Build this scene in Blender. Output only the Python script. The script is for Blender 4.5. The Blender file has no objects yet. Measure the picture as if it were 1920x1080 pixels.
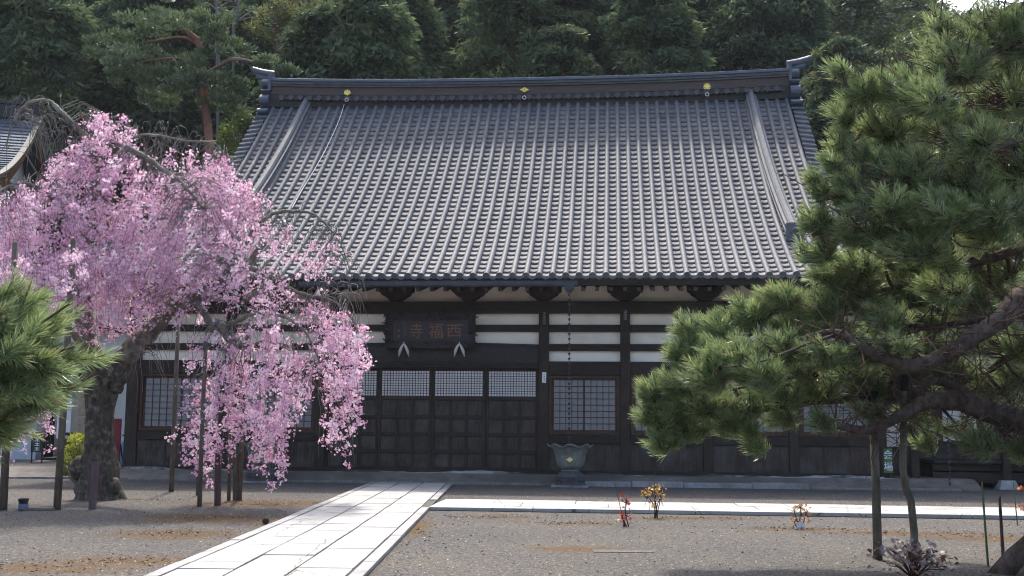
import bpy, math, random
import numpy as np
from mathutils import Vector, Matrix

random.seed(11)
rng = np.random.default_rng(7)
S = bpy.context.scene
COL = S.collection
rad = math.radians

# ------------------------------------------------------------------ camera, sky, sun, exposure
F = 2100.0                                   # focal length in pixels of the 1920 px wide photograph
EYE = Vector((0, 0, 1.5))
cam = bpy.data.cameras.new('camera')
cam.sensor_width = 36.0
cam.lens = F / 1920 * 36
cam.clip_end = 3000
camo = bpy.data.objects.new('camera', cam)
COL.objects.link(camo)
RC = Matrix.Rotation(rad(90 + 6.92), 3, 'X') @ Matrix.Rotation(rad(0.5), 3, 'Z')
camo.matrix_world = Matrix.Translation(EYE) @ RC.to_4x4()
S.camera = camo

SUN_AZ, SUN_EL = -8.0, 54.0                 # behind the hall, a little to the left
w = bpy.data.worlds.new('World')
S.world = w
w.use_nodes = True
sky = w.node_tree.nodes.new('ShaderNodeTexSky')
sky.sky_type = 'NISHITA'
sky.sun_disc = False
sky.sun_elevation = rad(SUN_EL)
sky.sun_rotation = rad(SUN_AZ)
sky.air_density = 1.0
sky.dust_density = 5.0
sky.ozone_density = 0.3
bg = w.node_tree.nodes['Background']
bg.inputs['Strength'].default_value = 0.15
w.node_tree.links.new(sky.outputs[0], bg.inputs[0])
sl = bpy.data.lights.new('sun', 'SUN')
sl.energy = 2.0
sl.angle = rad(3.0)
sl.color = (1.0, 0.95, 0.87)
so = bpy.data.objects.new('sun', sl)
COL.objects.link(so)
sdir = Vector((math.sin(rad(SUN_AZ)) * math.cos(rad(SUN_EL)), math.cos(rad(SUN_AZ)) * math.cos(rad(SUN_EL)), math.sin(rad(SUN_EL))))
so.rotation_euler = sdir.to_track_quat('Z', 'Y').to_euler()
so.location = sdir * 60
S.view_settings.view_transform = 'Standard'
S.view_settings.look = 'None'
S.view_settings.exposure = 1.5
S.view_settings.gamma = 1.0
S.cycles.use_denoising = True
S.cycles.filter_width = 1.1
S.cycles.max_bounces = 6
S.cycles.diffuse_bounces = 4
S.cycles.glossy_bounces = 2
S.cycles.transmission_bounces = 3
S.cycles.transparent_max_bounces = 6

# ------------------------------------------------------------------ measuring: a pixel of the photograph at a known distance
def ray(x, y):
    return RC @ Vector(((x - 960) / F, -(y - 540) / F, -1))
def gp(x, y, z=0.0):
    d = ray(x, y)
    return EYE + d * ((z - 1.5) / d.z)
def at(x, y, Y):
    d = ray(x, y)
    return EYE + d * (Y / d.y)
def proj(p):
    q = RC.transposed() @ (Vector(p) - EYE)
    return 960 + F * q.x / -q.z, 540 - F * q.y / -q.z
YAW = rad(5.2)
P0 = Vector((0, 29, 0))                      # origin of the hall: u along the front, v into the building
RT = Matrix.Rotation(-YAW, 3, 'Z')
RTi = RT.transposed()
def loc(x, y, v=0.0):
    o = RTi @ (EYE - P0)
    d = RTi @ ray(x, y)
    return o + d * ((v - o.y) / d.y)
def tw(u, v, z):
    return P0 + RT @ Vector((u, v, z))
def tl(p):
    return RTi @ (Vector(p) - P0)

# ------------------------------------------------------------------ materials
MATS = {}
def nd(nt, t, **k):
    n = nt.nodes.new(t)
    for a, b in k.items():
        setattr(n, a, b)
    return n
def ramp(nt, fac, cols):
    r = nd(nt, 'ShaderNodeValToRGB')
    e = r.color_ramp.elements
    while len(e) < len(cols):
        e.new(0.5)
    for i, (p, c) in enumerate(cols):
        e[i].position = p
        e[i].color = (*c, 1)
    nt.links.new(fac, r.inputs[0])
    return r.outputs[0]
def noise(nt, vec, scale, detail=4, rough=0.6):
    n = nd(nt, 'ShaderNodeTexNoise')
    n.inputs['Scale'].default_value = scale
    n.inputs['Detail'].default_value = detail
    n.inputs['Roughness'].default_value = rough
    nt.links.new(vec, n.inputs['Vector'])
    return n.outputs['Fac']
def mix(nt, fac, a, b, mode='MIX'):
    m = nd(nt, 'ShaderNodeMix', data_type='RGBA', blend_type=mode)
    if isinstance(fac, (int, float)):
        m.inputs[0].default_value = fac
    else:
        nt.links.new(fac, m.inputs[0])
    for s, i in ((a, 6), (b, 7)):
        if isinstance(s, tuple):
            m.inputs[i].default_value = (*s, 1)
        else:
            nt.links.new(s, m.inputs[i])
    return m.outputs[2]
def mat(name, c, rough=0.6, var=0.3, scale=8, bump=0.0, bscale=None, stretch=(1, 1, 1), spec=0.3, metal=0.0, blotch=None, bl_scale=1.5, bl_lo=0.45, bl_hi=0.7):
    if name in MATS:
        return MATS[name]
    m = bpy.data.materials.new(name)
    m.use_nodes = True
    nt = m.node_tree
    b = nt.nodes['Principled BSDF']
    tc = nd(nt, 'ShaderNodeTexCoord')
    mp = nd(nt, 'ShaderNodeMapping')
    mp.inputs['Scale'].default_value = stretch
    nt.links.new(tc.outputs['Object'], mp.inputs[0])
    f = noise(nt, mp.outputs[0], scale, 6, 0.65)
    lo = tuple(x * (1 - var) for x in c)
    hi = tuple(min(0.95, x * (1 + var)) for x in c)
    col = ramp(nt, f, [(0.3, lo), (0.7, hi)])
    if blotch:
        f2 = noise(nt, tc.outputs['Object'], bl_scale, 5, 0.6)
        mk = ramp(nt, f2, [(bl_lo, (0, 0, 0)), (bl_hi, (1, 1, 1))])
        col = mix(nt, mk, col, blotch)
    nt.links.new(col, b.inputs['Base Color'])
    b.inputs['Roughness'].default_value = rough
    b.inputs['Specular IOR Level'].default_value = spec
    b.inputs['Metallic'].default_value = metal
    if bump:
        f3 = noise(nt, mp.outputs[0], bscale or scale * 3, 5, 0.7)
        bn = nd(nt, 'ShaderNodeBump')
        bn.inputs['Strength'].default_value = bump
        bn.inputs['Distance'].default_value = 0.02
        nt.links.new(f3, bn.inputs['Height'])
        nt.links.new(bn.outputs[0], b.inputs['Normal'])
    MATS[name] = m
    return m
def leafmat(name, cols, trans=0.35, gloss=0.08, rough=0.45, objvar=0.0):
    m = bpy.data.materials.new(name)
    m.use_nodes = True
    nt = m.node_tree
    nt.nodes.remove(nt.nodes['Principled BSDF'])
    out = nt.nodes['Material Output']
    a = nd(nt, 'ShaderNodeAttribute', attribute_name='tint')
    col = ramp(nt, a.outputs['Fac'], cols)
    if objvar:
        oi = nd(nt, 'ShaderNodeObjectInfo')
        mr = nd(nt, 'ShaderNodeMapRange')
        mr.inputs['To Min'].default_value = 1 - objvar
        mr.inputs['To Max'].default_value = 1 + objvar
        nt.links.new(oi.outputs['Random'], mr.inputs[0])
        hs = nd(nt, 'ShaderNodeHueSaturation')
        nt.links.new(mr.outputs[0], hs.inputs['Value'])
        nt.links.new(col, hs.inputs['Color'])
        col = hs.outputs[0]
    d = nd(nt, 'ShaderNodeBsdfDiffuse')
    t = nd(nt, 'ShaderNodeBsdfTranslucent')
    g = nd(nt, 'ShaderNodeBsdfGlossy')
    g.inputs['Roughness'].default_value = rough
    nt.links.new(col, d.inputs[0])
    nt.links.new(col, t.inputs[0])
    m1 = nd(nt, 'ShaderNodeMixShader')
    m1.inputs[0].default_value = trans
    nt.links.new(d.outputs[0], m1.inputs[1])
    nt.links.new(t.outputs[0], m1.inputs[2])
    m2 = nd(nt, 'ShaderNodeMixShader')
    m2.inputs[0].default_value = gloss
    nt.links.new(m1.outputs[0], m2.inputs[1])
    nt.links.new(g.outputs[0], m2.inputs[2])
    nt.links.new(m2.outputs[0], out.inputs[0])
    return m

WOOD = mat('dark_timber', (0.028, 0.0205, 0.0165), 0.75, 0.6, 3, 0.5, 20, (6, 6, 1), blotch=(0.060, 0.044, 0.034), bl_scale=1.2, bl_lo=0.5, bl_hi=0.8)
WOODH = mat('dark_beam', (0.022, 0.0165, 0.0135), 0.75, 0.6, 3, 0.5, 20, (1, 6, 6), blotch=(0.046, 0.037, 0.031), bl_scale=1.2, bl_lo=0.5, bl_hi=0.8)
WOODP = mat('board_panel', (0.042, 0.035, 0.031), 0.7, 0.7, 3, 0.6, 22, (8, 8, 1), blotch=(0.095, 0.083, 0.075), bl_scale=1.6, bl_lo=0.45, bl_hi=0.75)
WOODR = mat('brown_frame', (0.055, 0.030, 0.020), 0.65, 0.4, 4, 0.25, 25, (5, 5, 1))
PLASTER = mat('plaster', (0.74, 0.70, 0.62), 0.9, 0.06, 2, 0.08, 40, blotch=(0.50, 0.43, 0.33), bl_scale=0.7, bl_lo=0.5, bl_hi=0.85)
WHITEP = mat('white_plaster', (0.74, 0.75, 0.77), 0.9, 0.05, 2, 0.06, 40)
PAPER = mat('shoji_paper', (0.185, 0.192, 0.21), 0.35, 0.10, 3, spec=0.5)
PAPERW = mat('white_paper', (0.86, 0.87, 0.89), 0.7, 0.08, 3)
TILE = mat('tile', (0.130, 0.129, 0.138), 0.72, 0.35, 7, 0.15, 60, spec=0.18, blotch=(0.155, 0.150, 0.152), bl_scale=0.8, bl_lo=0.4, bl_hi=0.8)
TILER = mat('roll_tile', (0.102, 0.110, 0.126), 0.68, 0.32, 5, 0.10, 60, spec=0.18, blotch=(0.130, 0.135, 0.146), bl_scale=0.9, bl_lo=0.4, bl_hi=0.8)
RIDGEB = mat('ridge_band', (0.080, 0.060, 0.056), 0.6, 0.35, 2, 0.5, 14, (0.4, 1, 18))
COPPER = mat('ridge_metal', (0.060, 0.080, 0.115), 0.45, 0.3, 3, spec=0.45, blotch=(0.085, 0.10, 0.13), bl_scale=1.2)
GOLD = mat('gold_leaf', (0.80, 0.60, 0.16), 0.35, 0.15, 12, metal=0.6)
STEEL = mat('white_steel', (0.72, 0.74, 0.76), 0.4, 0.1, 5)
BRONZE = mat('bronze', (0.19, 0.205, 0.19), 0.5, 0.3, 5, 0.15, 30, (3, 3, 1), metal=0.15, blotch=(0.27, 0.32, 0.27), bl_scale=4, bl_lo=0.5, bl_hi=0.75)
STONED = mat('dark_stone', (0.065, 0.068, 0.078), 0.75, 0.4, 14, 0.5, 40)
STONEL = mat('kerb_stone', (0.27, 0.275, 0.29), 0.85, 0.3, 6, 0.6, 30, blotch=(0.14, 0.135, 0.13), bl_scale=1.2)
MORTAR = mat('old_mortar', (0.30, 0.30, 0.29), 0.95, 0.25, 5, 0.5, 20, blotch=(0.06, 0.055, 0.05), bl_scale=0.7, bl_lo=0.44, bl_hi=0.56)
POLE = mat('weathered_pole', (0.115, 0.095, 0.075), 0.85, 0.4, 3, 0.5, 20, (8, 8, 1), blotch=(0.060, 0.052, 0.042), bl_scale=1.2)
POLER = mat('reddish_post', (0.075, 0.042, 0.042), 0.85, 0.35, 3, 0.4, 20, (8, 8, 1))
MOSSPOLE = mat('mossy_pole', (0.135, 0.118, 0.096), 0.85, 0.4, 3, 0.6, 20, (8, 8, 1), blotch=(0.042, 0.044, 0.018), bl_scale=1.3, bl_lo=0.42, bl_hi=0.62)
BARKC = mat('cherry_bark', (0.058, 0.050, 0.040), 0.95, 0.75, 5, 1.0, 9, (2.6, 2.6, 0.8), blotch=(0.17, 0.165, 0.14), bl_scale=9, bl_lo=0.52, bl_hi=0.72)
LIMBC = mat('cherry_limb', (0.15, 0.135, 0.11), 0.95, 0.5, 7, 0.8, 20, blotch=(0.26, 0.27, 0.23), bl_scale=3.5, bl_lo=0.48, bl_hi=0.68)
TWIG = mat('grey_twig', (0.17, 0.16, 0.145), 0.9, 0.35, 5)
BARKP = mat('pine_bark', (0.072, 0.052, 0.043), 0.95, 0.65, 9, 1.0, 24, (1.4, 1.4, 0.8), blotch=(0.15, 0.115, 0.10), bl_scale=6, bl_lo=0.5, bl_hi=0.7)
BARKRED = mat('red_pine_bark', (0.22, 0.105, 0.075), 0.95, 0.4, 3, 0.6, 10, blotch=(0.12, 0.08, 0.065), bl_scale=0.8)
TWIGP = mat('pine_twig', (0.085, 0.055, 0.042), 0.9, 0.35, 8)
CONE = mat('pine_cone', (0.040, 0.026, 0.018), 0.8, 0.4, 20)
BUD = mat('pine_bud', (0.40, 0.20, 0.13), 0.8, 0.2, 20)
BARKF = mat('forest_bark', (0.12, 0.085, 0.07), 0.95, 0.4, 3, 0.5, 10)
PALEBARK = mat('pale_bark', (0.13, 0.127, 0.12), 0.9, 0.25, 3)

# ------------------------------------------------------------------ mesh helpers
class MB:
    def __init__(s):
        s.v, s.f = [], []
    def add(s, vs, fs):
        k = len(s.v)
        s.v += [tuple(p) for p in vs]
        s.f += [tuple(i + k for i in q) for q in fs]
        return s
    def box(s, x0, x1, y0, y1, z0, z1):
        return s.add([(x0, y0, z0), (x1, y0, z0), (x1, y1, z0), (x0, y1, z0), (x0, y0, z1), (x1, y0, z1), (x1, y1, z1), (x0, y1, z1)],
                     [(0, 3, 2, 1), (4, 5, 6, 7), (0, 1, 5, 4), (1, 2, 6, 5), (2, 3, 7, 6), (3, 0, 4, 7)])
    def tube(s, pts, rs, n=8, cap=True, wob=0.0, seed=0):
        pts = [Vector(p) for p in pts]
        if not hasattr(rs, '__len__'):
            rs = [rs] * len(pts)
        R = random.Random(seed)
        ph = [R.uniform(0, 6.28) for _ in range(4)]
        t = (pts[1] - pts[0]).normalized()
        a = t.cross(Vector((0, 0, 1)) if abs(t.z) < 0.9 else Vector((1, 0, 0))).normalized()
        vs = []
        for i, p in enumerate(pts):
            t = (pts[min(i + 1, len(pts) - 1)] - pts[max(i - 1, 0)])
            if t.length < 1e-6:
                t = Vector((0, 0, 1))
            t.normalize()
            a = (a - t * a.dot(t)).normalized()
            b = t.cross(a)
            for k in range(n):
                an = 6.28318 * k / n
                r = rs[i]
                if wob:
                    r *= 1 + wob * (math.sin(3 * an + ph[0] + i * 0.5) * 0.5 + math.sin(5 * an + ph[1] - i * 0.8) * 0.35 + R.uniform(-0.4, 0.4))
                vs.append(p + (a * math.cos(an) + b * math.sin(an)) * r)
        fs = []
        for i in range(len(pts) - 1):
            for k in range(n):
                fs.append((i * n + k, i * n + (k + 1) % n, (i + 1) * n + (k + 1) % n, (i + 1) * n + k))
        if cap:
            fs.append(tuple(range(n - 1, -1, -1)))
            fs.append(tuple((len(pts) - 1) * n + k for k in range(n)))
        return s.add(vs, fs)
    def lathe(s, prof, c=(0, 0, 0), n=24, rf=None, cap=True):
        vs, fs = [], []
        for i, (r, z) in enumerate(prof):
            for k in range(n):
                a = 6.28318 * k / n
                rr, dz = (r, 0) if rf is None else rf(r, z, a, i)
                vs.append((c[0] + rr * math.cos(a), c[1] + rr * math.sin(a), c[2] + z + dz))
        for i in range(len(prof) - 1):
            for k in range(n):
                fs.append((i * n + k, i * n + (k + 1) % n, (i + 1) * n + (k + 1) % n, (i + 1) * n + k))
        if cap:
            fs.append(tuple(range(n - 1, -1, -1)))
            fs.append(tuple((len(prof) - 1) * n + k for k in range(n)))
        return s.add(vs, fs)
    def prism(s, poly, y0, y1):                # outline in x-z, thickness along y
        n = len(poly)
        vs = [(x, y0, z) for x, z in poly] + [(x, y1, z) for x, z in poly]
        fs = [tuple(range(n)), tuple(range(2 * n - 1, n - 1, -1))]
        fs += [(k, n + k, n + (k + 1) % n, (k + 1) % n) for k in range(n)]
        return s.add(vs, fs)
    def sweep(s, path, sec, closed=True):      # section (a, b) along path of (origin, side, up)
        n = len(sec)
        vs = [o + sd * a + up * b for o, sd, up in path for a, b in sec]
        fs = []
        for i in range(len(path) - 1):
            for k in range(n if closed else n - 1):
                fs.append((i * n + k, i * n + (k + 1) % n, (i + 1) * n + (k + 1) % n, (i + 1) * n + k))
        if closed:
            fs.append(tuple(range(n - 1, -1, -1)))
            fs.append(tuple((len(path) - 1) * n + k for k in range(n)))
        return s.add(vs, fs)
    def ring(s, c, R, r, n=14, m=6, ax='y'):
        vs, fs = [], []
        for i in range(n):
            a = 6.28318 * i / n
            for k in range(m):
                b = 6.28318 * k / m
                q = R + r * math.cos(b)
                x, z, y = q * math.cos(a), q * math.sin(a), r * math.sin(b)
                vs.append((c[0] + x, c[1] + y, c[2] + z))
        for i in range(n):
            for k in range(m):
                fs.append((i * m + k, i * m + (k + 1) % m, ((i + 1) % n) * m + (k + 1) % m, ((i + 1) % n) * m + k))
        return s.add(vs, fs)

def link(name, me, m, parent=None, smooth=False):
    ob = bpy.data.objects.new(name, me)
    COL.objects.link(ob)
    if m is not None and not me.materials:
        me.materials.append(m)
    if parent is not None:
        ob.parent = parent
    if smooth:
        me.polygons.foreach_set('use_smooth', np.ones(len(me.polygons), dtype=bool))
    return ob
def obj(name, mb, m, parent=None, o=(0, 0, 0), smooth=False, bevel=0.0):
    me = bpy.data.meshes.new(name)
    o = Vector(o)
    me.from_pydata([Vector(p) - o for p in mb.v], [], mb.f)
    me.validate()
    ob = link(name, me, m, parent, smooth)
    if bevel:
        b = ob.modifiers.new('bevel', 'BEVEL')
        b.width = bevel
        b.segments = 2
        b.limit_method = 'ANGLE'
    return ob
def npobj(name, V, Fc, m, parent=None, o=(0, 0, 0), tint=None, smooth=False):
    V = np.asarray(V, dtype=np.float32).reshape(-1, 3) - np.array(o, dtype=np.float32)
    Fc = np.asarray(Fc, dtype=np.int32)
    me = bpy.data.meshes.new(name)
    k = Fc.shape[1]
    me.vertices.add(len(V))
    me.vertices.foreach_set('co', V.ravel())
    me.loops.add(Fc.size)
    me.loops.foreach_set('vertex_index', Fc.ravel())
    me.polygons.add(len(Fc))
    me.polygons.foreach_set('loop_start', np.arange(len(Fc), dtype=np.int32) * k)
    me.update(calc_edges=True)
    if tint is not None:
        a = me.attributes.new('tint', 'FLOAT', 'FACE')
        a.data.foreach_set('value', np.asarray(tint, dtype=np.float32))
    return link(name, me, m, parent, smooth)
def tag(o, label, cat, group=None, kind=None):
    if label: o['label'] = label
    if cat: o['category'] = cat
    if group: o['group'] = group
    if kind: o['kind'] = kind
    return o
def thing(name, label, cat, lo=(0, 0, 0), rz=0.0, group=None):
    o = bpy.data.objects.new(name, None)
    o.empty_display_size = 0.3
    COL.objects.link(o)
    o.location = lo
    o.rotation_euler = (0, 0, rz)
    return tag(o, label, cat, group)
def struct(name, mb, m, **k):
    return tag(obj(name, mb, m, **k), None, None, kind='structure')
def text_mb(body, size):                       # lettering as mesh, centred, in the x-z plane facing -y
    c = bpy.data.curves.new('lettering', 'FONT')
    c.body = body
    c.size = size
    c.align_x = 'CENTER'
    c.align_y = 'CENTER'
    c.extrude = 0.004
    o = bpy.data.objects.new('lettering', c)
    COL.objects.link(o)
    bpy.context.view_layer.update()
    me = bpy.data.meshes.new_from_object(o.evaluated_get(bpy.context.evaluated_depsgraph_get()))
    mb = MB()
    xs = [v.co for v in me.vertices]
    if xs:
        cx = (min(p.x for p in xs) + max(p.x for p in xs)) / 2
        cy = (min(p.y for p in xs) + max(p.y for p in xs)) / 2
        mb.add([(p.x - cx, -p.z, p.y - cy) for p in xs], [tuple(f.vertices) for f in me.polygons])
    bpy.data.objects.remove(o)
    bpy.data.meshes.remove(me)
    return mb
def shift(mb, d, sx=1.0, sz=1.0):
    mb.v = [(p[0] * sx + d[0], p[1] + d[1], p[2] * sz + d[2]) for p in mb.v]
    return mb
def smooth_path(pts, k=5):                     # Catmull-Rom over (Vector, radius)
    out = []
    n = len(pts)
    for i in range(n - 1):
        p = [pts[max(0, i - 1)], pts[i], pts[i + 1], pts[min(n - 1, i + 2)]]
        for j in range(k):
            t = j / k
            c = [0.5 * (-t + 2 * t * t - t ** 3), 0.5 * (2 - 5 * t * t + 3 * t ** 3), 0.5 * (t + 4 * t * t - 3 * t ** 3), 0.5 * (-t * t + t ** 3)]
            out.append((sum((p[q][0] * c[q] for q in range(4)), Vector()), p[1][1] * (1 - t) + p[2][1] * t))
    out.append(pts[-1])
    return out
def limb(mb, pix, Y, n=8, wob=0.1, seed=0, k=5, jit=0.0):
    """pix: (px, py, dY, r) -> tapering tube; returns its centre line"""
    pts = smooth_path([(at(x, y, Y + d), r) for x, y, d, r in pix], k)
    R = random.Random(seed + 77)
    pts = [(p + Vector((R.uniform(-1, 1), R.uniform(-1, 1), R.uniform(-1, 1))) * jit * r, r) for p, r in pts]
    mb.tube([p for p, r in pts], [r for p, r in pts], n, True, wob, seed)
    return pts
def frames(D):
    D = D / np.linalg.norm(D, axis=1, keepdims=True)
    up = np.where(np.abs(D[:, 2:3]) < 0.95, np.array([[0, 0, 1.0]]), np.array([[1.0, 0, 0]]))
    A = np.cross(up, D)
    A /= np.linalg.norm(A, axis=1, keepdims=True)
    B = np.cross(D, A)
    th = rng.uniform(0, 6.283, len(D))[:, None]
    A2 = A * np.cos(th) + B * np.sin(th)
    return np.stack([A2, np.cross(D, A2), D], axis=2)
def rdir(n):
    v = rng.normal(size=(n, 3))
    return v / np.linalg.norm(v, axis=1, keepdims=True)
def quads(C, D, W, L, W2=None):
    """leaf quads: centre C, long axis D (L), random width axis (W)"""
    n = len(C)
    Fm = frames(D)
    A = Fm[:, :, 0]
    Dn = Fm[:, :, 2]
    W = np.broadcast_to(np.asarray(W, float), (n,))[:, None] * 0.5
    L = np.broadcast_to(np.asarray(L, float), (n,))[:, None] * 0.5
    V = np.stack([C - Dn * L, C + A * W, C + Dn * L, C - A * W], axis=1)
    return V.reshape(-1, 3), np.arange(4 * n).reshape(n, 4)
def merge(parts):
    V, Fs, k = [], [], 0
    for v, f in parts:
        V.append(v)
        Fs.append(f + k)
        k += len(v)
    return np.concatenate(V), np.concatenate(Fs)

# ------------------------------------------------------------------ ground
def ground_mat():
    m = bpy.data.materials.new('gravel')
    m.use_nodes = True
    nt = m.node_tree
    b = nt.nodes['Principled BSDF']
    tc = nd(nt, 'ShaderNodeTexCoord')
    P = tc.outputs['Object']
    vo = nd(nt, 'ShaderNodeTexVoronoi')
    vo.inputs['Scale'].default_value = 62
    nt.links.new(P, vo.inputs['Vector'])
    sp = nd(nt, 'ShaderNodeSeparateColor')
    nt.links.new(vo.outputs['Color'], sp.inputs[0])
    grit = ramp(nt, sp.outputs[0], [(0.0, (0.062, 0.061, 0.061)), (0.45, (0.110, 0.108, 0.105)), (0.85, (0.152, 0.148, 0.142)), (0.985, (0.25, 0.243, 0.232))])
    f2 = noise(nt, P, 13, 5, 0.7)
    c2 = ramp(nt, f2, [(0.3, (0.42, 0.42, 0.43)), (0.7, (1.0, 0.97, 0.93))])
    col = mix(nt, 1.0, grit, c2, 'MULTIPLY')
    f3 = noise(nt, P, 0.55, 5, 0.65)
    c3 = ramp(nt, f3, [(0.35, (0.95, 0.98, 1.03)), (0.68, (1.24, 1.18, 1.10))])
    col = mix(nt, 1.0, col, c3, 'MULTIPLY')
    # worn, mossy and needle covered patches, each with its own place
    mask = None
    for px, py, rx, ry in ((500, 943, 1.9, 1.1), (400, 972, 1.5, 1.0), (330, 1002, 1.1, .8), (250, 1052, 1.3, .55), (70, 1066, 1.2, .5), (1085, 982, .9, .35), (930, 970, .9, .3),
                           (1290, 972, 1.3, .35), (1500, 992, 1.0, .3), (1880, 1010, 1.4, .6), (1700, 1000, 1.4, .4), (560, 985, 1.0, .6), (770, 990, .35, 1.8), (1090, 1030, .8, .4)):
        g = gp(px, py)
        mp = nd(nt, 'ShaderNodeMapping')
        mp.inputs['Location'].default_value = (-g.x / rx, -g.y / ry, 0)
        mp.inputs['Scale'].default_value = (1 / rx, 1 / ry, 0)
        nt.links.new(P, mp.inputs[0])
        ln = nd(nt, 'ShaderNodeVectorMath', operation='LENGTH')
        nt.links.new(mp.outputs[0], ln.inputs[0])
        inv = nd(nt, 'ShaderNodeMath', operation='SUBTRACT')
        inv.inputs[0].default_value = 1.0
        nt.links.new(ln.outputs['Value'], inv.inputs[1])
        if mask is None:
            mask = inv.outputs[0]
        else:
            mx = nd(nt, 'ShaderNodeMath', operation='MAXIMUM')
            nt.links.new(mask, mx.inputs[0])
            nt.links.new(inv.outputs[0], mx.inputs[1])
            mask = mx.outputs[0]
    cl = nd(nt, 'ShaderNodeMath', operation='MAXIMUM')
    cl.inputs[1].default_value = -0.6
    nt.links.new(mask, cl.inputs[0])
    f4 = noise(nt, P, 4.5, 6, 0.75)
    ad = nd(nt, 'ShaderNodeMath', operation='MULTIPLY_ADD')
    ad.inputs[1].default_value = 0.42
    nt.links.new(cl.outputs[0], ad.inputs[0])
    nt.links.new(f4, ad.inputs[2])
    mk = ramp(nt, ad.outputs[0], [(0.48, (0, 0, 0)), (0.74, (1, 1, 1))])
    f5 = noise(nt, P, 22, 5, 0.7)
    moss = ramp(nt, f5, [(0.3, (0.038, 0.028, 0.014)), (0.5, (0.095, 0.060, 0.028)), (0.72, (0.17, 0.095, 0.045))])
    sc = nd(nt, 'ShaderNodeMath', operation='MULTIPLY')
    sc.inputs[1].default_value = 0.85
    nt.links.new(mk, sc.inputs[0])
    col = mix(nt, sc.outputs[0], col, moss)
    nt.links.new(col, b.inputs['Base Color'])
    b.inputs['Roughness'].default_value = 0.95
    b.inputs['Specular IOR Level'].default_value = 0.15
    bn = nd(nt, 'ShaderNodeBump')
    bn.inputs['Strength'].default_value = 0.8
    bn.inputs['Distance'].default_value = 0.02
    nt.links.new(vo.outputs['Distance'], bn.inputs['Height'])
    bn2 = nd(nt, 'ShaderNodeBump')
    bn2.inputs['Strength'].default_value = 0.5
    bn2.inputs['Distance'].default_value = 0.06
    nt.links.new(f2, bn2.inputs['Height'])
    nt.links.new(bn.outputs[0], bn2.inputs['Normal'])
    nt.links.new(bn2.outputs[0], b.inputs['Normal'])
    return m
GRAVEL = ground_mat()
g_ = MB().add([(-300, -60, 0), (300, -60, 0), (300, 400, 0), (-300, 400, 0)], [(0, 1, 2, 3)])
struct('ground', g_, GRAVEL)

def slab_mat():
    m = bpy.data.materials.new('path_stone')
    m.use_nodes = True
    nt = m.node_tree
    b = nt.nodes['Principled BSDF']
    tc = nd(nt, 'ShaderNodeTexCoord')
    a = nd(nt, 'ShaderNodeAttribute', attribute_name='tint')
    col = ramp(nt, a.outputs['Fac'], [(0, (0.20, 0.21, 0.225)), (1, (0.375, 0.375, 0.365))])
    n1 = noise(nt, tc.outputs['Object'], 90, 3, 0.7)
    col = mix(nt, 1.0, col, ramp(nt, n1, [(0.35, (0.80, 0.80, 0.82)), (0.6, (1, 1, 1))]), 'MULTIPLY')
    n2 = noise(nt, tc.outputs['Object'], 1.3, 6, 0.7)
    col = mix(nt, 1.0, col, ramp(nt, n2, [(0.33, (0.62, 0.61, 0.59)), (0.5, (0.9, 0.9, 0.89)), (0.62, (1, 1, 1))]), 'MULTIPLY')
    vo = nd(nt, 'ShaderNodeTexVoronoi', feature='DISTANCE_TO_EDGE')     # hairline cracks
    vo.inputs['Scale'].default_value = 0.55
    nz = nd(nt, 'ShaderNodeTexNoise')
    nz.inputs['Scale'].default_value = 3
    nt.links.new(tc.outputs['Object'], nz.inputs['Vector'])
    mv = mix(nt, 0.12, tc.outputs['Object'], nz.outputs['Color'])
    nt.links.new(mv, vo.inputs['Vector'])
    ck = ramp(nt, vo.outputs['Distance'], [(0.0, (0.25, 0.25, 0.25)), (0.006, (1, 1, 1))])
    col = mix(nt, 1.0, col, ck, 'MULTIPLY')
    nt.links.new(col, b.inputs['Base Color'])
    b.inputs['Roughness'].default_value = 0.8
    bn = nd(nt, 'ShaderNodeBump')
    bn.inputs['Strength'].default_value = 0.15
    bn.inputs['Distance'].default_value = 0.01
    nt.links.new(n1, bn.inputs['Height'])
    nt.links.new(bn.outputs[0], b.inputs['Normal'])
    return m
SLAB = slab_mat()
GROUT = mat('path_joint', (0.075, 0.07, 0.065), 0.95, 0.3, 20)
def slabs(name, rects, fr, z0, zt, bevel=0.006):
    """rects (a0,a1,b0,b1,tint) in a frame fr(a,b,z)"""
    mb = MB()
    tint = []
    for a0, a1, b0, b1, t in rects:
        dz = random.uniform(-0.004, 0.004)
        q = [fr(a0, b0), fr(a1, b0), fr(a1, b1), fr(a0, b1)]
        mb.add([(p.x, p.y, z0) for p in q] + [(p.x, p.y, zt + dz + random.uniform(-.0015, .0015)) for p in q],
               [(4, 5, 6, 7), (0, 1, 5, 4), (1, 2, 6, 5), (2, 3, 7, 6), (3, 0, 4, 7)])
        tint += [t] * 5
    ob = obj(name, mb, SLAB, bevel=bevel)
    at_ = ob.data.attributes.new('tint', 'FLOAT', 'FACE')
    at_.data.foreach_set('value', np.array(tint, dtype=np.float32))
    return tag(ob, None, None, kind='structure')
XL, XR = -3.44, -1.40
ZP = 0.055
crossA, crossB = tl(gp(1100, 962)), tl(gp(1100, 946))      # near and far edge of the cross path
vN, vF = crossA.y, crossB.y
uS = tl((XR, 20, 0)).x
rc = []
J = 0.013
W_ = 0.15
y = 7.0
yend = 27.75
while y < yend:                                  # border stones
    l = random.uniform(0.9, 1.5)
    y2 = min(y + l, yend)
    rc.append((XL, XL + W_ - J, y, y2 - J, random.uniform(.25, .6)))
    y = y2
y = 7.0
pc = tw(uS, (vN + vF) / 2, 0).y
cyN, cyF = tw(uS, vN, 0).y, tw(uS, vF, 0).y
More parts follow.
